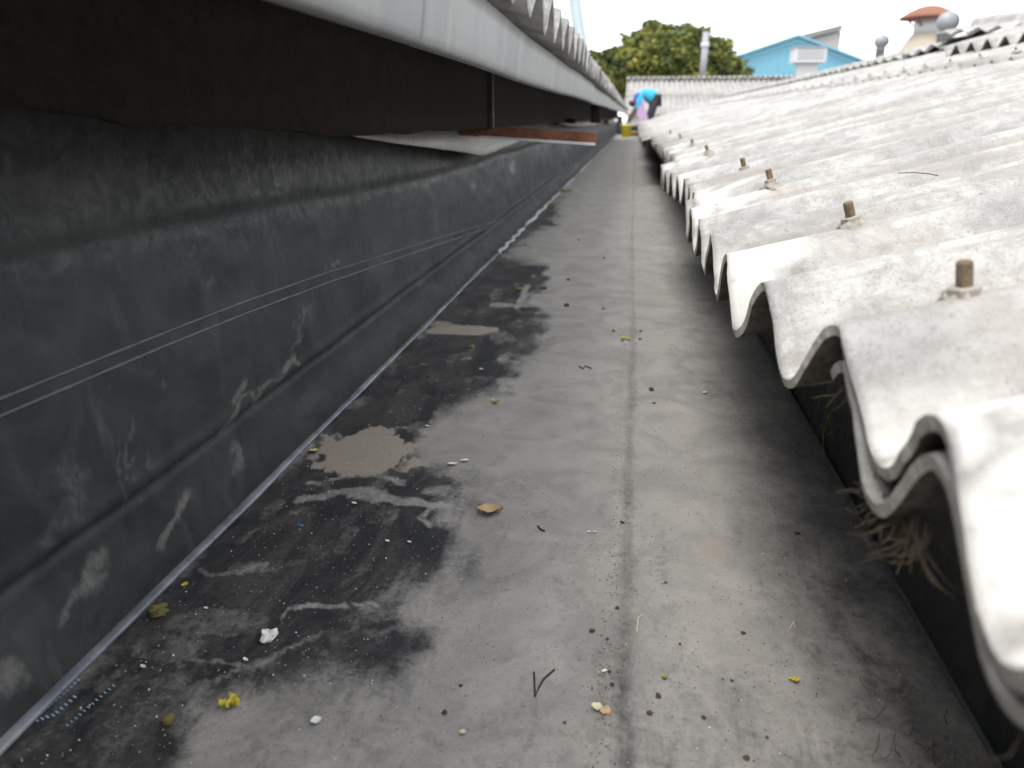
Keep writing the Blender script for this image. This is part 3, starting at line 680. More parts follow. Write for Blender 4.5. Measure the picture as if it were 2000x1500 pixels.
# turbine ventilators
def turbine(loc, R, stem_h, stem_r, label):
    t = tag(empty('turbine_ventilator', loc), label, 'ventilator', 'ball ventilators on the roofs')
    MB().lathe([(stem_r * 1.5, 0), (stem_r, .12), (stem_r, stem_h), (stem_r * 1.12, stem_h), (stem_r * 1.12, stem_h + .03)], 18).build('stem', M['galv'], t, True)
    zc = stem_h + .03 + R * .86; n = 20
    for k in range(n):
        V = []; a0 = 2 * math.pi * k / n
        for i in range(9):
            th = -1.05 + 2.35 * i / 8; rr = R * math.cos(th) if abs(th) < 1.5 else 0
            for da, ro in ((0, 1.0), (.30, .93)):
                V.append((rr * ro * math.cos(a0 + da + .25 * th), rr * ro * math.sin(a0 + da + .25 * th), zc + R * .92 * math.sin(th)))
        obj('vane', V, [(2 * i, 2 * i + 1, 2 * i + 3, 2 * i + 2) for i in range(8)], M['galv'], t, True)
    MB().lathe([(R * .62, -R * .8), (R * .88, 0), (R * .62, R * .7)], 16, (0, 0, zc)).build('core', M['galv'], t, True)
    MB().lathe([(R * .38, R * .84), (R * .3, R * .93), (.02, R * .97)], 16, (0, 0, zc)).build('top_cap', M['galv'], t, True)
    return t
Y1 = 27.5; a = wx(1722, 81, Y1); Rb = (wx(1737, 81, Y1)[0] - wx(1707, 81, Y1)[0]) / 2; zb_ = far_roof_z(Y1) - .06
turbine((a[0], Y1, zb_), Rb, a[2] - zb_ - .03 - Rb * .86, Rb * .62, 'small round turbine ventilator beyond the pale roof beside the blue gable')
Y2 = 12.6; a = wx(1852, 43, Y2); Rb = (wx(1874, 43, Y2)[0] - wx(1830, 43, Y2)[0]) / 2; zb_ = roof_z(a[0]) - .02
turbine((a[0], Y2, zb_), Rb, a[2] - zb_ - .03 - Rb * .86, Rb * .78, 'round turbine ventilator overlapping the chimney with rusty cap')
# chimney cowl with rusty cap
Y3 = 14.0; a = wx(1810, 60, Y3); zb_ = roof_z(a[0]) - .05
ch = tag(empty('chimney_cowl', (a[0], Y3, zb_)), 'pale metal chimney cowl with a wide rusty domed cap behind the ridge', 'chimney')
pxm = wx(1811, 60, Y3)[0] - wx(1810, 60, Y3)[0]
def zz_(py_): return wx(1810, py_, Y3)[2] - zb_
MB().lathe([(48 * pxm, 0), (48 * pxm, zz_(98)), (30 * pxm, zz_(70)), (27 * pxm, zz_(66))], 24).build('base_cone', mat_plain('peeling_cream_paint', (.32, .275, .22), .8, .15, 3), ch, True)
MB().lathe([(26 * pxm, zz_(67)), (26 * pxm, zz_(36))], 24).build('throat', M['white'], ch, True)
MB().lathe([(57 * pxm, zz_(37)), (55 * pxm, zz_(33)), (40 * pxm, zz_(23)), (22 * pxm, zz_(14)), (8 * pxm, zz_(11)), (.01, zz_(10.5))], 28).build('cap', M['rustcap'], ch, True)
for k in range(4):
    an = math.pi / 4 + k * math.pi / 2; MB().tube([(26 * pxm * math.cos(an), 26 * pxm * math.sin(an), zz_(52)), (46 * pxm * math.cos(an), 46 * pxm * math.sin(an), zz_(34))], .015, 6).build('stay', M['rustcap'], ch)

# ================================================================== blue gabled building, grey parapet behind it
Yb = 70.
ap = wx(1558, 72, Yb); lf = wx(1425, 117, Yb); rt = wx(1688, 122, Yb)
bl = tag(empty('gabled_building', (ap[0], Yb, GZ)), 'sky blue clad building with a low gable behind the sheds', 'building')
X_ = lambda p: p[0] - ap[0]; Z_ = lambda p: p[2] - GZ
poly = [(X_(lf), 0), (X_(rt), 0), (X_(rt), Z_(rt)), (0, Z_(ap)), (X_(lf), Z_(lf))]
MB().prism(poly, 'y', 0, .3).build('front_wall', M['blue'], bl)
for (p0, p1) in ((lf, ap), (rt, ap)):
    s = 1 if p0 is lf else -1; e = (X_(p0) - s * .5, Z_(p0) - .17)
    MB().prism([e, (0, Z_(p1)), (0, Z_(p1) + .2), (e[0], e[1] + .2)], 'y', -.25, 26).build('roof_slope', M['blue'], bl)
    MB().prism([(e[0], e[1] - .36), (0, Z_(p1) - .36), (0, Z_(p1) - .24), (e[0], e[1] - .24)], 'y', -.32, -.25).build('verge_trim', M['bluedark'], bl)
MB().box((X_(lf) + .1, .3, 0), (X_(lf) + .3, 26, Z_(lf) - .1)).build('side_wall', M['blue'], bl); MB().box((X_(rt) - .3, .3, 0), (X_(rt) - .1, 26, Z_(rt) - .1)).build('side_wall', M['blue'], bl)
for k in range(1, 24):
    x = X_(lf) + (X_(rt) - X_(lf)) * k / 24; zt = Z_(ap) - abs(x) * ((Z_(ap) - Z_(lf)) / -X_(lf) if x < 0 else (Z_(ap) - Z_(rt)) / X_(rt)) - .4
    MB().box((x - .03, -.03, 0), (x + .03, -.001, zt)).build('cladding_rib', M['blue'], bl)
Yg = 98.
p = [wx(1560, 72, Yg), wx(1645, 48, Yg), wx(1638, 105, Yg), wx(1560, 105, Yg)]
gp = tag(empty('tall_building', (p[0][0], Yg, GZ)), 'grey flat building with a slanting roof edge rising behind the blue gable', 'building')
q = [(v[0] - p[0][0], v[2] - GZ) for v in p]
MB().prism([(q[0][0], 0), (q[2][0], 0), (q[2][0], q[1][1] - .6), (q[0][0], q[0][1] - .6)], 'y', 0, 12).build('wall', M['greyclad'], gp)
MB().prism([(q[0][0] - .6, q[0][1] - .6), (q[1][0], q[1][1] - .55), (q[1][0], q[1][1]), (q[0][0] - .6, q[0][1])], 'y', -.4, 12.4).build('roof_edge', mat_plain('dark_grey_trim', (.15, .15, .145), .8, .1, 1), gp)

# ================================================================== pale mast leaning over the eave
Ym = 38.
a = wx(1113, -60, Ym); b = wx(1137, 100, Ym); dirn = (b - a) / (b[2] - a[2]); base = b + dirn * (GZ - b[2])
mast = tag(empty('leaning_mast', tuple(base)), 'pale leaning steel mast rising above the overhanging eave into the sky', 'mast')
def MP(z, off): return tuple(dirn * (z - GZ) + np.array([off * (1 - .02 * (z - GZ)), 0, 0]))
for s in (-1, 1): MB().tube([MP(GZ, s * .27), MP(9.5, s * .27)], .075, 8).build('leg', M['paleblue'], mast)
for k in range(26):
    z = GZ + .4 + k * .5; MB().tube([MP(z, -.27), MP(z + (.5 if k % 2 else 0), .27)], .03, 6).build('brace', M['paleblue'], mast)
MB().tube([MP(GZ, 0), MP(9.6, 0)], .17, 10).build('core_tube', M['paleblue'], mast)

# ================================================================== tree
Yt_ = 44.
c = wx(1305, 150, Yt_); tb = (c[0], Yt_, GZ)
tree = tag(empty('broadleaf_tree', tb), 'large broad green tree with yellowish new leaves beyond the far shed', 'tree')
MB().tube([(0, 0, -.1), (.05, 0, 1.2), (-.1, .1, 2.6), (0, 0, 4.2)], [.48, .36, .32, .24], 12).build('trunk', M['bark'], tree, True)
lobes = []; pm_ = wx(1306, 100, Yt_)[0] - wx(1305, 100, Yt_)[0]
for (x, y, r, dy) in [(1290, 78, 42, 0), (1245, 88, 38, .6), (1345, 92, 44, -.5), (1395, 98, 34, .4), (1200, 118, 34, .2), (1300, 120, 60, -1.4), (1380, 132, 46, -1.0), (1430, 132, 26, .3), (1240, 135, 46, -1.0),
                      (1180, 140, 28, -.3), (1210, 168, 36, -.8), (1450, 150, 24, 0), (1270, 58, 20, .2), (1330, 66, 24, .3), (1350, 170, 60, -1.2), (1280, 175, 60, -1.), (1160, 108, 12, 0), (1165, 165, 26, .3), (1410, 175, 44, -.5), (1310, 110, 55, 2.5), (1230, 130, 45, 2.5), (1380, 125, 45, 2.5)]:
    q = wx(x, y, Yt_); lobes.append((q[0] - tb[0], dy, q[2] - GZ, r * pm_))
for k, (x, y, z, r) in enumerate(lobes):
    if k in (0, 2, 4, 6, 8, 9, 11, 14): MB().tube([(0, 0, 2.4 + .15 * k), (x * .4, y * .5, 2.6 + (z - 2.6) * .55), (x * .9, y * .9, z - r * .2)], [.15, .09, .03], 7).build('limb', M['bark'], tree, True)
rv = np.random.default_rng(5); V = []; Fc = []; yng_lit = []
for (x, y, z, r) in lobes:
    n = int(2100 * (r / .9) ** 1.8) + 500
    ncl = max(14, int(n / 34)); cd = rv.normal(size=(ncl, 3)); cd /= np.linalg.norm(cd, axis=1)[:, None]; crr = r * (.35 + .70 * rv.random(ncl) ** .7)
    cc = np.array([x, y, z]) + cd * crr[:, None] * np.array([1, 1, .82]); cy = (rv.random(ncl) < .42) * rv.random(ncl)
    for i in range(n):
        j = rv.integers(ncl); p0 = cc[j] + rv.normal(size=3) * r * np.array([.17, .17, .085]); s = rv.uniform(.06, .14)
        d1 = rv.normal(size=3); d1[2] *= .45; d1 /= np.linalg.norm(d1); d2 = np.cross(d1, rv.normal(size=3)); d2 /= np.linalg.norm(d2); k = len(V)
        V += [p0 - d1 * s, p0 + d2 * s * .55, p0 + d1 * s * 1.1, p0 - d2 * s * .55]; Fc.append((k, k + 1, k + 2, k + 3)); yv_ = cy[j] * (.5 + .5 * rv.random()) * (1 if cd[j][2] > -.2 else .3); yng_lit += [yv_] * 4  # yellow new leaves, weakened on clump undersides to paint the tops lit
me = mesh('crown', V, Fc, M['leaf']); attrib(me, 'young_lit', np.clip(np.array(yng_lit) * 1.1, 0, .85)); link('crown', me, tree)

# ================================================================== person bending over the gutter, bucket, tub
M['skin'] = mat_plain('dark_brown_skin', (.075, .042, .03), .55, .15, 30); M['cyan'] = mat_plain('cyan_shirt', (.03, .26, .40), .85, .12, 12)
M['navyblue'] = mat_plain('royal_blue_shoulder', (.02, .07, .42), .85, .12, 12); M['trouser'] = mat_plain('dark_trousers', (.03, .026, .034), .9, .2, 12); M['lilac'] = mat_plain('lilac_cloth', (.34, .25, .37), .9, .1, 10)
M['hair'] = mat_plain('black_hair', (.012, .011, .011), .8, .2, 40); M['shoe'] = mat_plain('worn_brown_shoe', (.12, .085, .06), .8, .2, 20); M['yellow'] = mat_plain('yellow_plastic', (.72, .60, .012), .4, .05, 8)
def skin_obj(name, verts, edges, radii, mat, parent, sub=2, root=0):
    me = bpy.data.meshes.new(name); me.from_pydata([tuple(v) for v in verts], edges, []); me.materials.append(mat); o = link(name, me, parent)
    m = o.modifiers.new('skin', 'SKIN'); m.use_smooth_shade = True
    for i, r in enumerate(radii):
        r = r if isinstance(r, tuple) else (r, r); me.skin_vertices[0].data[i].radius = r; me.skin_vertices[0].data[i].use_root = (i == root)
    s = o.modifiers.new('sub', 'SUBSURF'); s.levels = sub; s.render_levels = sub; return o
PY = 18.95
per = tag(empty('person', (.12, PY, 0)), 'person in cyan top and dark trousers bending over far down the gutter', 'person'); per.scale = (.96, .96, .95)
hip = (.36, 0, .90); chest = (.02, .0, .93); 
bv = [(.33, 0, .88), (.20, 0, .93), (.06, 0, .95), (-.06, 0, .90), (-.12, 0, .84), (-.19, 0, .76), (-.235, -.01, .70),            # 0-6 pelvis spine neck head
      (.34, -.10, .84), (.20, -.13, .46), (.16, -.12, .09), (.05, -.13, .045),                                                   # 7-10 right leg
      (.34, .10, .84), (.25, .12, .46), (.14, .12, .09), (.03, .13, .045),                                                       # 11-14 left leg
      (-.01, -.19, .88), (-.09, -.22, .62), (-.22, -.17, .40), (-.25, -.16, .335),                                               # 15-18 right arm
      (-.01, .19, .88), (-.14, .22, .63), (-.27, .16, .43), (-.31, .15, .365)]                                                   # 19-22 left arm
be = [(0, 1), (1, 2), (2, 3), (3, 4), (4, 5), (5, 6), (0, 7), (7, 8), (8, 9), (9, 10), (0, 11), (11, 12), (12, 13), (13, 14), (3, 15), (15, 16), (16, 17), (17, 18), (3, 19), (19, 20), (20, 21), (21, 22)]
br = [(.13, .11), (.12, .10), (.14, .11), (.13, .10), (.058, .055), (.09, .085), (.06, .065), .085, .062, .04, .034, .085, .062, .04, .034, .055, .042, .03, (.034, .016), .055, .042, .03, (.034, .016)]
def fingers(w, side):
    base = Vector(w); k0 = len(bv)
    for i, (dy, L) in enumerate(((-.026, .065), (-.009, .075), (.009, .072), (.026, .058))):
        a = base + Vector((-.01, dy * .8, -.02)); b = base + Vector((-.02, dy, -.02 - L * .55)); c_ = base + Vector((.0, dy, -.02 - L)); k = len(bv); bv.extend([tuple(a), tuple(b), tuple(c_)]); be.extend([(18 if side < 0 else 22, k), (k, k + 1), (k + 1, k + 2)]); br.extend([.009, .0085, .007])
    k = len(bv); bv.extend([tuple(base + Vector((.015, side * .03, .0))), tuple(base + Vector((.025, side * .045, -.035)))]); be.extend([(18 if side < 0 else 22, k), (k, k + 1)]); br.extend([.011, .009])
fingers(bv[18], -1); fingers(bv[22], 1)
skin_obj('body', bv, be, br, M['skin'], per, 1)
o = skin_obj('shirt', [(.37, 0, .88), bv[1], bv[2], bv[3], bv[15], bv[16], bv[19], bv[20]], [(0, 1), (1, 2), (2, 3), (3, 4), (4, 5), (3, 6), (6, 7)], [(.20, .18), (.21, .18), (.19, .16), (.16, .13), .085, .058, .075, .058], M['cyan'], per)
skin_obj('shoulder_part', [(.02, 0, .955), (-.06, 0, .905), (-.10, -.12, .86), (-.10, .12, .86)], [(0, 1), (1, 2), (1, 3)], [(.175, .135), (.17, .13), .09, .09], M['navyblue'], per)  # darker blue piece over the shirt's shoulders
skin_obj('trousers', [(.36, 0, .86), bv[7], bv[8], bv[9], bv[11], bv[12], bv[13]], [(0, 1), (1, 2), (2, 3), (0, 4), (4, 5), (5, 6)], [(.15, .14), .105, .082, .062, .105, .082, .062], M['trouser'], per)
V = []; n = 9
for i in range(10):
    for k in range(n):
        t = i / 9; u = k / (n - 1) - .5; V.append((.02 + .05 * math.sin(t * 5) * .5 + .10 * t + .025 * math.sin(u * 14 + t * 3), -.245 + .02 * math.sin(u * 9), .80 - .60 * t + .02 * math.sin(u * 7)) if False else (-.02 + .16 * t ** 1.5 + u * (.20 + .06 * t) * 1.0, -.20 - .10 * t ** .5 + .03 * math.sin(u * 16 + t * 3), .86 - .62 * t + .03 * math.sin(u * 8)))
nb = len(V); V += [(x, y + .006, z) for x, y, z in V]; Fc = grid_faces(10, n); Fc = Fc + [tuple(i + nb for i in f[::-1]) for f in Fc]
o = obj('scarf', V, Fc, M['lilac'], per, True); o['label'] = 'lilac cloth hanging from the waist'
skin_obj('hair', [(-.17, 0, .80), (-.215, 0, .755), (-.235, 0, .70)], [(0, 1), (1, 2)], [(.085, .09), (.1, .095), (.06, .07)], M['hair'], per)
fa = MB()                                            # face: eyes, nose, mouth on the down-turned head
MB().lathe([(.004, -.012), (.012, 0), (.004, .012)], 10, (-.262, 0, .725)).build('nose', M['skin'], per, True)
for s in (-1, 1):
    MB().lathe([(.003, -.008), (.010, 0), (.003, .008)], 10, (-.268, s * .032, .765)).build('eye', M['white'], per, True); MB().lathe([(.004, -.03), (.012, -.01), (.012, .015), (.004, .028)], 8, (-.19, s * .098, .745)).build('ear', M['skin'], per, True)
MB().tube([(-.245, -.02, .69), (-.248, 0, .687), (-.245, .02, .69)], .005, 6).build('mouth', mat_plain('lip', (.11, .05, .045), .6), per)
for s, i in ((-1, 10), (1, 14)):
    b_ = bv[i]; MB().add([(b_[0] + x, b_[1] + y, z) for x, y, z in [(-.10, -.035, .003), (.15, -.04, .003), (.15, .04, .003), (-.10, .035, .003), (-.09, -.03, .045), (.13, -.035, .10), (.13, .035, .10), (-.09, .03, .045)]],
        [(0, 3, 2, 1), (4, 5, 6, 7), (0, 1, 5, 4), (1, 2, 6, 5), (2, 3, 7, 6), (3, 0, 4, 7)]).build('shoe', M['shoe'], per)
bp = on_z(1222, 268, 0.0); bk = tag(empty('plastic_bucket', (bp[0], bp[1], .004)), 'bright yellow plastic bucket standing on the gutter floor before the person', 'bucket')
MB().lathe([(.10, 0), (.118, .25), (.128, .25), (.128, .265), (.113, .265), (.094, .012), (.01, .01)], 28).build('pail', M['yellow'], bk, True)
MB().tube([(-.124, 0, .24), (-.10, -.09, .20), (-.03, -.135, .175), (.03, -.135, .175), (.10, -.09, .20), (.124, 0, .24)], .004, 6).build('handle', M['galv'], bk)
tp = on_z(1240, 266, 0.0); tb_ = tag(empty('shallow_tub', (tp[0], tp[1] + .1, .004)), 'orange brown shallow tub beside the yellow bucket', 'tub')
M['tan'] = mat_plain('orange_tan_plastic', (.50, .28, .12), .6, .1, 8)
MB().lathe([(.13, 0), (.16, .09), (.168, .09), (.168, .10), (.152, .10), (.122, .01), (.01, .008)], 24).build('basin', M['tan'], tb_, True); MB().lathe([(.170, .082), (.176, .09), (.170, .098)], 24).build('rim', M['tan'], tb_, True)

# ================================================================== litter lying on the lining
def fz(x, y): return float(floor_z(np.array(x), np.array(y)))
def spot(px_, py_): q = on_z(px_, py_, 0.); return q[0], q[1], fz(q[0], q[1])
def mpp(px_, py_): a = on_z(px_ - .5, py_, 0.); b = on_z(px_ + .5, py_, 0.); return float(np.hypot(*(a - b)[:2]))
LM = {k: mat_plain(k, c, .85, .3, 120) for k, c in {'petal_yellow': (.42, .36, .04), 'petal_pale': (.46, .44, .16), 'dead_leaf': (.40, .28, .16), 'paper_white': (.62, .60, .57), 'clod_brown': (.06, .042, .028), 'moss': (.12, .11, .035),
      'twig_dark': (.035, .033, .03), 'straw': (.48, .42, .30), 'flake_cream': (.50, .46, .30), 'blue_chip': (.04, .25, .50), 'leaf_green': (.16, .22, .03)}.items()}
def leaf(name, px_, py_, wpx, mat, label, cat, group=None, aspect=.55, curl=.25, seed=0, rot=0.):
    x, y, z = spot(px_, py_); L = wpx * mpp(px_, py_); rs = random.Random(seed + int(px_)); V = []; n, m = 9, 5
    for i in range(n):
        t = i / (n - 1); wd_ = math.sin(math.pi * min(1, t * .96 + .03)) ** .7 * aspect * .5 * L * (1 + .35 * (rs.random() - .5))
        for j in range(m):
            u = j / (m - 1) * 2 - 1; V.append(((t - .5) * L, u * wd_, .0016 + curl * L * (.45 * u * u * rs.uniform(.7, 1.3) + .5 * (t - .5) ** 2) + .04 * L * (rs.random())))
    off = len(V); V += [(a, b, c_ + .0008) for a, b, c_ in V]; Fc = grid_faces(n, m, True); Fc = Fc + [tuple(q + off for q in f[::-1]) for f in Fc]
    o = obj(name, V, Fc, LM[mat], None, True); o.location = (x, y, z); o.rotation_euler = (0, 0, rot); tag(o, label, cat, group); return o
def lump(name, px_, py_, wpx, mat, label, cat, group=None, flat=.6, rough=.6, seed=0):
    x, y, z = spot(px_, py_); R = wpx * mpp(px_, py_) / 2; V = []; n, q = 12, 7
    for i in range(q):
        th = -math.pi / 2 + math.pi * i / (q - 1)
        for k in range(n):
            a = 2 * math.pi * k / n; r = R * (1 + rough * (float(fbm(np.array(2 * math.cos(a) * math.cos(th) + seed + 4), np.array(2 * math.sin(a) * math.cos(th) + 2 * th + seed), 3, seed)) - .5) * 1.6)
            V.append((r * math.cos(th) * math.cos(a), r * math.cos(th) * math.sin(a), R * flat * .8 + r * flat * math.sin(th)))
    Fc = [(i * n + k, i * n + (k + 1) % n, (i + 1) * n + (k + 1) % n, (i + 1) * n + k) for i in range(q - 1) for k in range(n)]
    o = obj(name, V, Fc, LM[mat], None, rough < .5); o.location = (x, y, z); tag(o, label, cat, group); return o
def twig(name, path, r, mat, label, cat, group=None, lift=.0):
    P = []
    for i, (a, b) in enumerate(path): x, y, z = spot(a, b); P.append((x, y, z + r + lift * math.sin(math.pi * i / max(1, len(path) - 1))))
    c0 = P[0]; m = MB().tube([(p[0] - c0[0], p[1] - c0[1], p[2] - c0[2]) for p in P], r, 6); o = m.build(name, LM[mat], None); o.location = c0; tag(o, label, cat, group); return o
def flower(name, px_, py_, wpx, label, group=None, seed=0, mat='petal_yellow'):
    x, y, z = spot(px_, py_); R = wpx * mpp(px_, py_) / 2; rs = random.Random(seed); t = tag(empty(name, (x, y, z)), label, 'flower', group)
    for k in range(9):
        a = rs.uniform(0, 6.28); d = R * rs.uniform(.1, .75); L = R * rs.uniform(.35, .6); V = []
        for i in range(5):
            for j in range(3):
                u = i / 4 - .5; w = (j - 1) * .45 * math.sin(math.pi * (i / 4 * .9 + .05)); V.append((d * math.cos(a) + L * (u * math.cos(a * 2.3) - w * math.sin(a * 2.3)), d * math.sin(a) * .7 + L * (u * math.sin(a * 2.3) + w * math.cos(a * 2.3)), .002 + R * .25 * rs.random() + L * .4 * abs(w)))
        off = len(V); V += [(p, q, r + .0006) for p, q, r in V]; Fc = grid_faces(5, 3, True); obj('petal', V, Fc + [tuple(i + off for i in f[::-1]) for f in Fc], LM[mat], t, True)
    return t
leaf('dry_leaf', 957, 1003, 50, 'dead_leaf', 'curled tan dry leaf lying at the end of a dust streak', 'leaf', aspect=.6, curl=.3, rot=.25)
flower('flower_cluster', 455, 1380, 66, 'crumpled yellow flower cluster on the dusty lining near the blue print', seed=3)
flower('flower_cluster', 920, 680, 22, 'tiny yellow blossom on the dark washed lining', seed=4)
flower('flower_cluster', 1220, 667, 26, 'small yellow blossom resting on the long seam', seed=5)
flower('flower_cluster', 968, 788, 28, 'pale yellow blossom at the edge of the dark patch', seed=6, mat='petal_pale')
flower('flower_cluster', 1551, 1331, 26, 'yellow green blossom on the shaded floor below the eave', seed=8, mat='petal_yellow')
leaf('petal', 614, 883, 18, 'petal_pale', 'pale yellow petal beside the tan dust patch', 'petal', aspect=.7, rot=.3)
leaf('petal', 362, 1146, 14, 'petal_yellow', 'yellow petal near the pale fold of the lining', 'petal', aspect=.8, rot=1.)
leaf('petal', 1297, 1328, 11, 'leaf_green', 'tiny green petal right of the long seam', 'petal', aspect=.7)
leaf('petal', 1016, 567, 16, 'petal_pale', 'faded yellow petal in the dusty streaks along the gutter', 'petal', 'faded petals along the fold', aspect=.4); leaf('petal', 1062, 566, 14, 'twig_dark', 'dark withered petal on the dust beside the long washed patch', 'petal', aspect=.25)
leaf('petal', 1103, 375, 30, 'petal_pale', 'faded yellow petal in the dusty streaks along the gutter', 'petal', 'faded petals along the fold', aspect=.3); leaf('petal', 1075, 405, 22, 'petal_pale', 'faded yellow petal in the dusty streaks along the gutter', 'petal', 'faded petals along the fold', aspect=.3)
lump('plaster_crumb', 525, 1247, 34, 'paper_white', 'crumbly white plaster lump on the dark lining', 'plaster', rough=.9, seed=3)
lump('moss_clump', 313, 1198, 40, 'moss', 'olive moss clump against the pale fold', 'moss', rough=1.0, seed=5, flat=.6); lump('dirt_clod', 329, 1410, 27, 'moss', 'round brownish moss ball near the yellow flower cluster', 'moss', rough=.5, seed=6, flat=.8)
leaf('plaster_flake', 618, 1410, 21, 'paper_white', 'flat white angular flake right of the yellow flower cluster', 'flake', aspect=.85, curl=.1, rot=.6)
leaf('plaster_flake', 1166, 1387, 24, 'flake_cream', 'cream flake lying against the long seam', 'flake', aspect=.8, curl=.25, rot=-.3); lump('dirt_clod', 1184, 1395, 22, 'dead_leaf', 'sandy brown crumb beside the cream flake', 'crumb', rough=.8, seed=9, flat=.35)
leaf('plaster_flake', 904, 1432, 13, 'flake_cream', 'tiny pale flake alone on the grey dust', 'flake', aspect=.8, curl=.1)
leaf('blue_chip', 590, 1029, 9, 'blue_chip', 'bright blue plastic chip on the dark lining', 'chip', aspect=.5, curl=.05)
for k, (a, b, w) in enumerate([(908, 903, 17), (884, 910, 20), (800, 1062, 9), (757, 1060, 10), (1010, 1070, 0), (692, 985, 12), (403, 1190, 9), (480, 1290, 14), (835, 835, 10), (940, 723, 9), (1376, 769, 11), (1150, 1042, 7), (1162, 1042, 7), (280, 1304, 14), (1180, 1318, 12)]):
    if w: leaf('paint_chip', a, b, w, 'paper_white', 'small white paint chip scattered on the gutter lining', 'chip', 'white chips scattered on the lining', aspect=.5, curl=.1, rot=random.uniform(-.6, .6))
for k, (a, b, w) in enumerate([(1272, 762, 13), (1277, 788, 8), (1107, 598, 13), (1156, 1235, 13), (1186, 1255, 11), (1286, 1362, 16), (1268, 1395, 15), (1374, 1403, 11), (1458, 1480, 16), (1557, 1042, 13), (869, 1390, 14), (900, 1338, 9), (1198, 648, 8), (1110, 548, 8), (1178, 604, 7), (836, 735, 9), (1103, 1412, 8), (1451, 1236, 12),
                               (1251, 648, 7), (1250, 664, 8), (1130, 470, 6), (1180, 505, 6), (1300, 1140, 7), (1328, 1260, 7), (1430, 1330, 9), (1498, 1440, 9), (1215, 1025, 10), (1195, 1345, 10), (1190, 1320, 9), (1205, 1195, 10)]):
    lump('dirt_clod', a, b, w * .8, 'clod_brown', 'small dark brown dirt crumb on the grey dusty lining', 'dirt crumb', 'dark crumbs on the dusty lining', rough=.9, seed=k + 11, flat=.55)
twig('bent_twig', [(1043, 1315), (1045, 1362), (1053, 1343), (1062, 1328), (1083, 1310)], .0009, 'twig_dark', 'thin black twig bent to a V on the grey dust', 'twig')
twig('small_twig', [(1050, 1030), (1056, 1037), (1064, 1040)], .0011, 'twig_dark', 'short black hooked twig below the tan dry leaf', 'twig')
twig('small_twig', [(1131, 717), (1139, 722), (1143, 716), (1155, 721)], .0012, 'twig_dark', 'short dark twig on the dust left of the long seam', 'twig')
twig('straw', [(1244, 1236), (1247, 1210), (1256, 1203)], .0007, 'straw', 'pale bent straw right beside the long seam', 'straw'); twig('straw', [(1543, 1226), (1551, 1212), (1553, 1222)], .0006, 'straw', 'tiny pale forked straw on the floor below the eave', 'straw')
# grit: nobody could count it
gv = []; gf = []; gc = []
def grain(x, y, s, sh):
    z = fz(x, y); k = len(gv); a = random.uniform(0, 3)
    for i in range(3): gv.append((x + s * math.cos(a + 2.1 * i), y + s * math.sin(a + 2.1 * i), z + .0002))
    gv.append((x, y, z + s * 1.1)); gf.extend([(k, k + 1, k + 3), (k + 1, k + 2, k + 3), (k + 2, k, k + 3), (k + 2, k + 1, k)]); gc.extend([sh] * 4)
for _ in range(1300): grain(random.gauss(.0, .0065), .38 + 2.6 * random.random() ** 1.9, random.uniform(.0003, .0012), random.random() * .92)
for _ in range(1200): grain(random.gauss(.11, .075), .38 + 1.3 * random.random() ** 1.6, random.uniform(.0003, .0011), random.random())
for _ in range(800): grain(XL + .02 + .24 * random.random(), .36 + 1.6 * random.random() ** 1.6, random.uniform(.0004, .0013), random.uniform(.5, 1))
for _ in range(2000): grain(random.uniform(XL + .015, XR - .03), .36 + 2.8 * random.random() ** 1.8, random.uniform(.0003, .0011), random.random())
b = NB('mixed_grit'); sh = b.attr('shade')['Fac']; c_ = b.mix(b.ramp(sh, .3, .62), (.07, .05, .035), (.30, .24, .17)); c_ = b.mix(b.ramp(sh, .86, .92), c_, (.58, .56, .52)); gm = b.done(c_, .9, .2)
me = mesh('grit', gv, gf, gm); attrib(me, 'shade', gc); tag(link('grit', me), 'fine grit and sand sprinkled along the seam and floor', 'grit', kind='stuff')
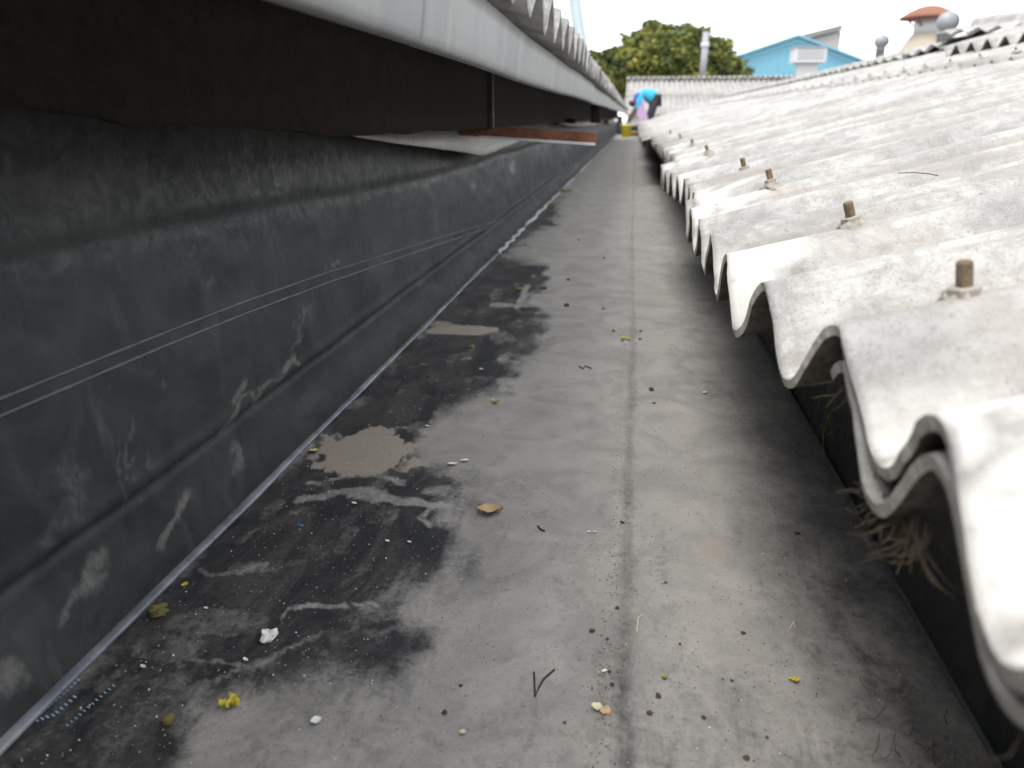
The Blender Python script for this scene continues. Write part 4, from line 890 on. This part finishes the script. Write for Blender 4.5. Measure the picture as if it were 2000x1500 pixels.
# dry nest straw hanging out below the waves, and more in the shade beneath
def tuft(cx, cy, cz, n, spread, drop, label, seed):
    rs = random.Random(seed); m = MB()
    for k in range(n):
        x0 = rs.gauss(0, spread[0]); y0 = rs.gauss(0, spread[1]); z0 = rs.uniform(-.016, -.001); L = rs.uniform(.4, 1.) * drop; an = rs.uniform(0, 6.28); cu = rs.uniform(.2, 1.3) * L
        P = [(x0 + cu * t * t * math.cos(an) * .8, y0 + cu * t * t * math.sin(an) * .8 + .25 * L * math.sin(t * 4 + an) * t, z0 - L * (t - .25 * t * t * rs.uniform(.4, 1.6))) for t in (0, .3, .6, .85, 1)]
        m.tube(P, [.0004, .0004, .00035, .0003, .00015], 3)
    V = []
    o = m.build('straw_tuft', LM['nest'], None); o.location = (cx, cy, cz); tag(o, label, 'straw', None, 'stuff'); return o
LM['nest'] = mat_plain('nest_straw', (.085, .064, .045), .95, .4, 90)
tuft(.139, .372, CZ - .172, 130, (.003, .022), .030, 'dry brown nest straw hanging below the lapped sheet ends', 4)
tuft(.185, .20, CZ - .19, 150, (.02, .022), .045, 'dark bundle of dry straw under the lowest visible wave', 5)
tuft(.135, .455, CZ - .14, 16, (.003, .014), .04, 'few brown straws trailing down inside the wave arch', 6)
tuft(.245, .40, .03, 160, (.03, .045), .045, 'loose brown straw heaped on the floor under the eave', 8)
# small weed in the shade under the eave
w = tag(empty('weed_sprig', tuple(on_z(1608, 905, 0.))), 'tiny green weed sprig sprouting in the shade under the waves', 'weed')
w.location.z = 0.002; w.scale = (.45, .45, .55)
MB().tube([(0, 0, 0), (-.01, .01, .07), (-.006, 0, .12), (.01, -.012, .165)], [.0016, .0014, .0011, .0007], 6).build('stem', LM['leaf_green'], w)
for k in range(7):
    z = .07 + .014 * k; a = k * 2.4; V = []
    for i in range(4):
        for j in range(3): t = i / 3; V.append((.022 * t * math.cos(a) - (j - 1) * .006 * math.sin(math.pi * (.1 + .8 * t)) * math.sin(a) - .006, .022 * t * math.sin(a) + (j - 1) * .006 * math.sin(math.pi * (.1 + .8 * t)) * math.cos(a), z + .012 * t))
    obj('leaf', V, grid_faces(4, 3), LM['leaf_green'], w, True)
# thin dark stalk lying on the pale roof
Q = []
for (a, b) in [(1755, 338), (1785, 337), (1812, 339), (1832, 343)]:
    r = ray(a, b); nrm = np.array([-math.sin(SL), 0, math.cos(SL)]); p0 = np.array([EX, 0, EZ + AMP + .006]); t = ((p0 - _C) @ nrm) / (r @ nrm); Q.append(_C + r * t)
m = MB().tube([tuple(q - Q[0]) for q in Q], .0005, 6); o = m.build('stalk', LM['twig_dark'], None); o.location = tuple(Q[0]); tag(o, 'thin dark stalk lying across the pale corrugated roof', 'stalk')
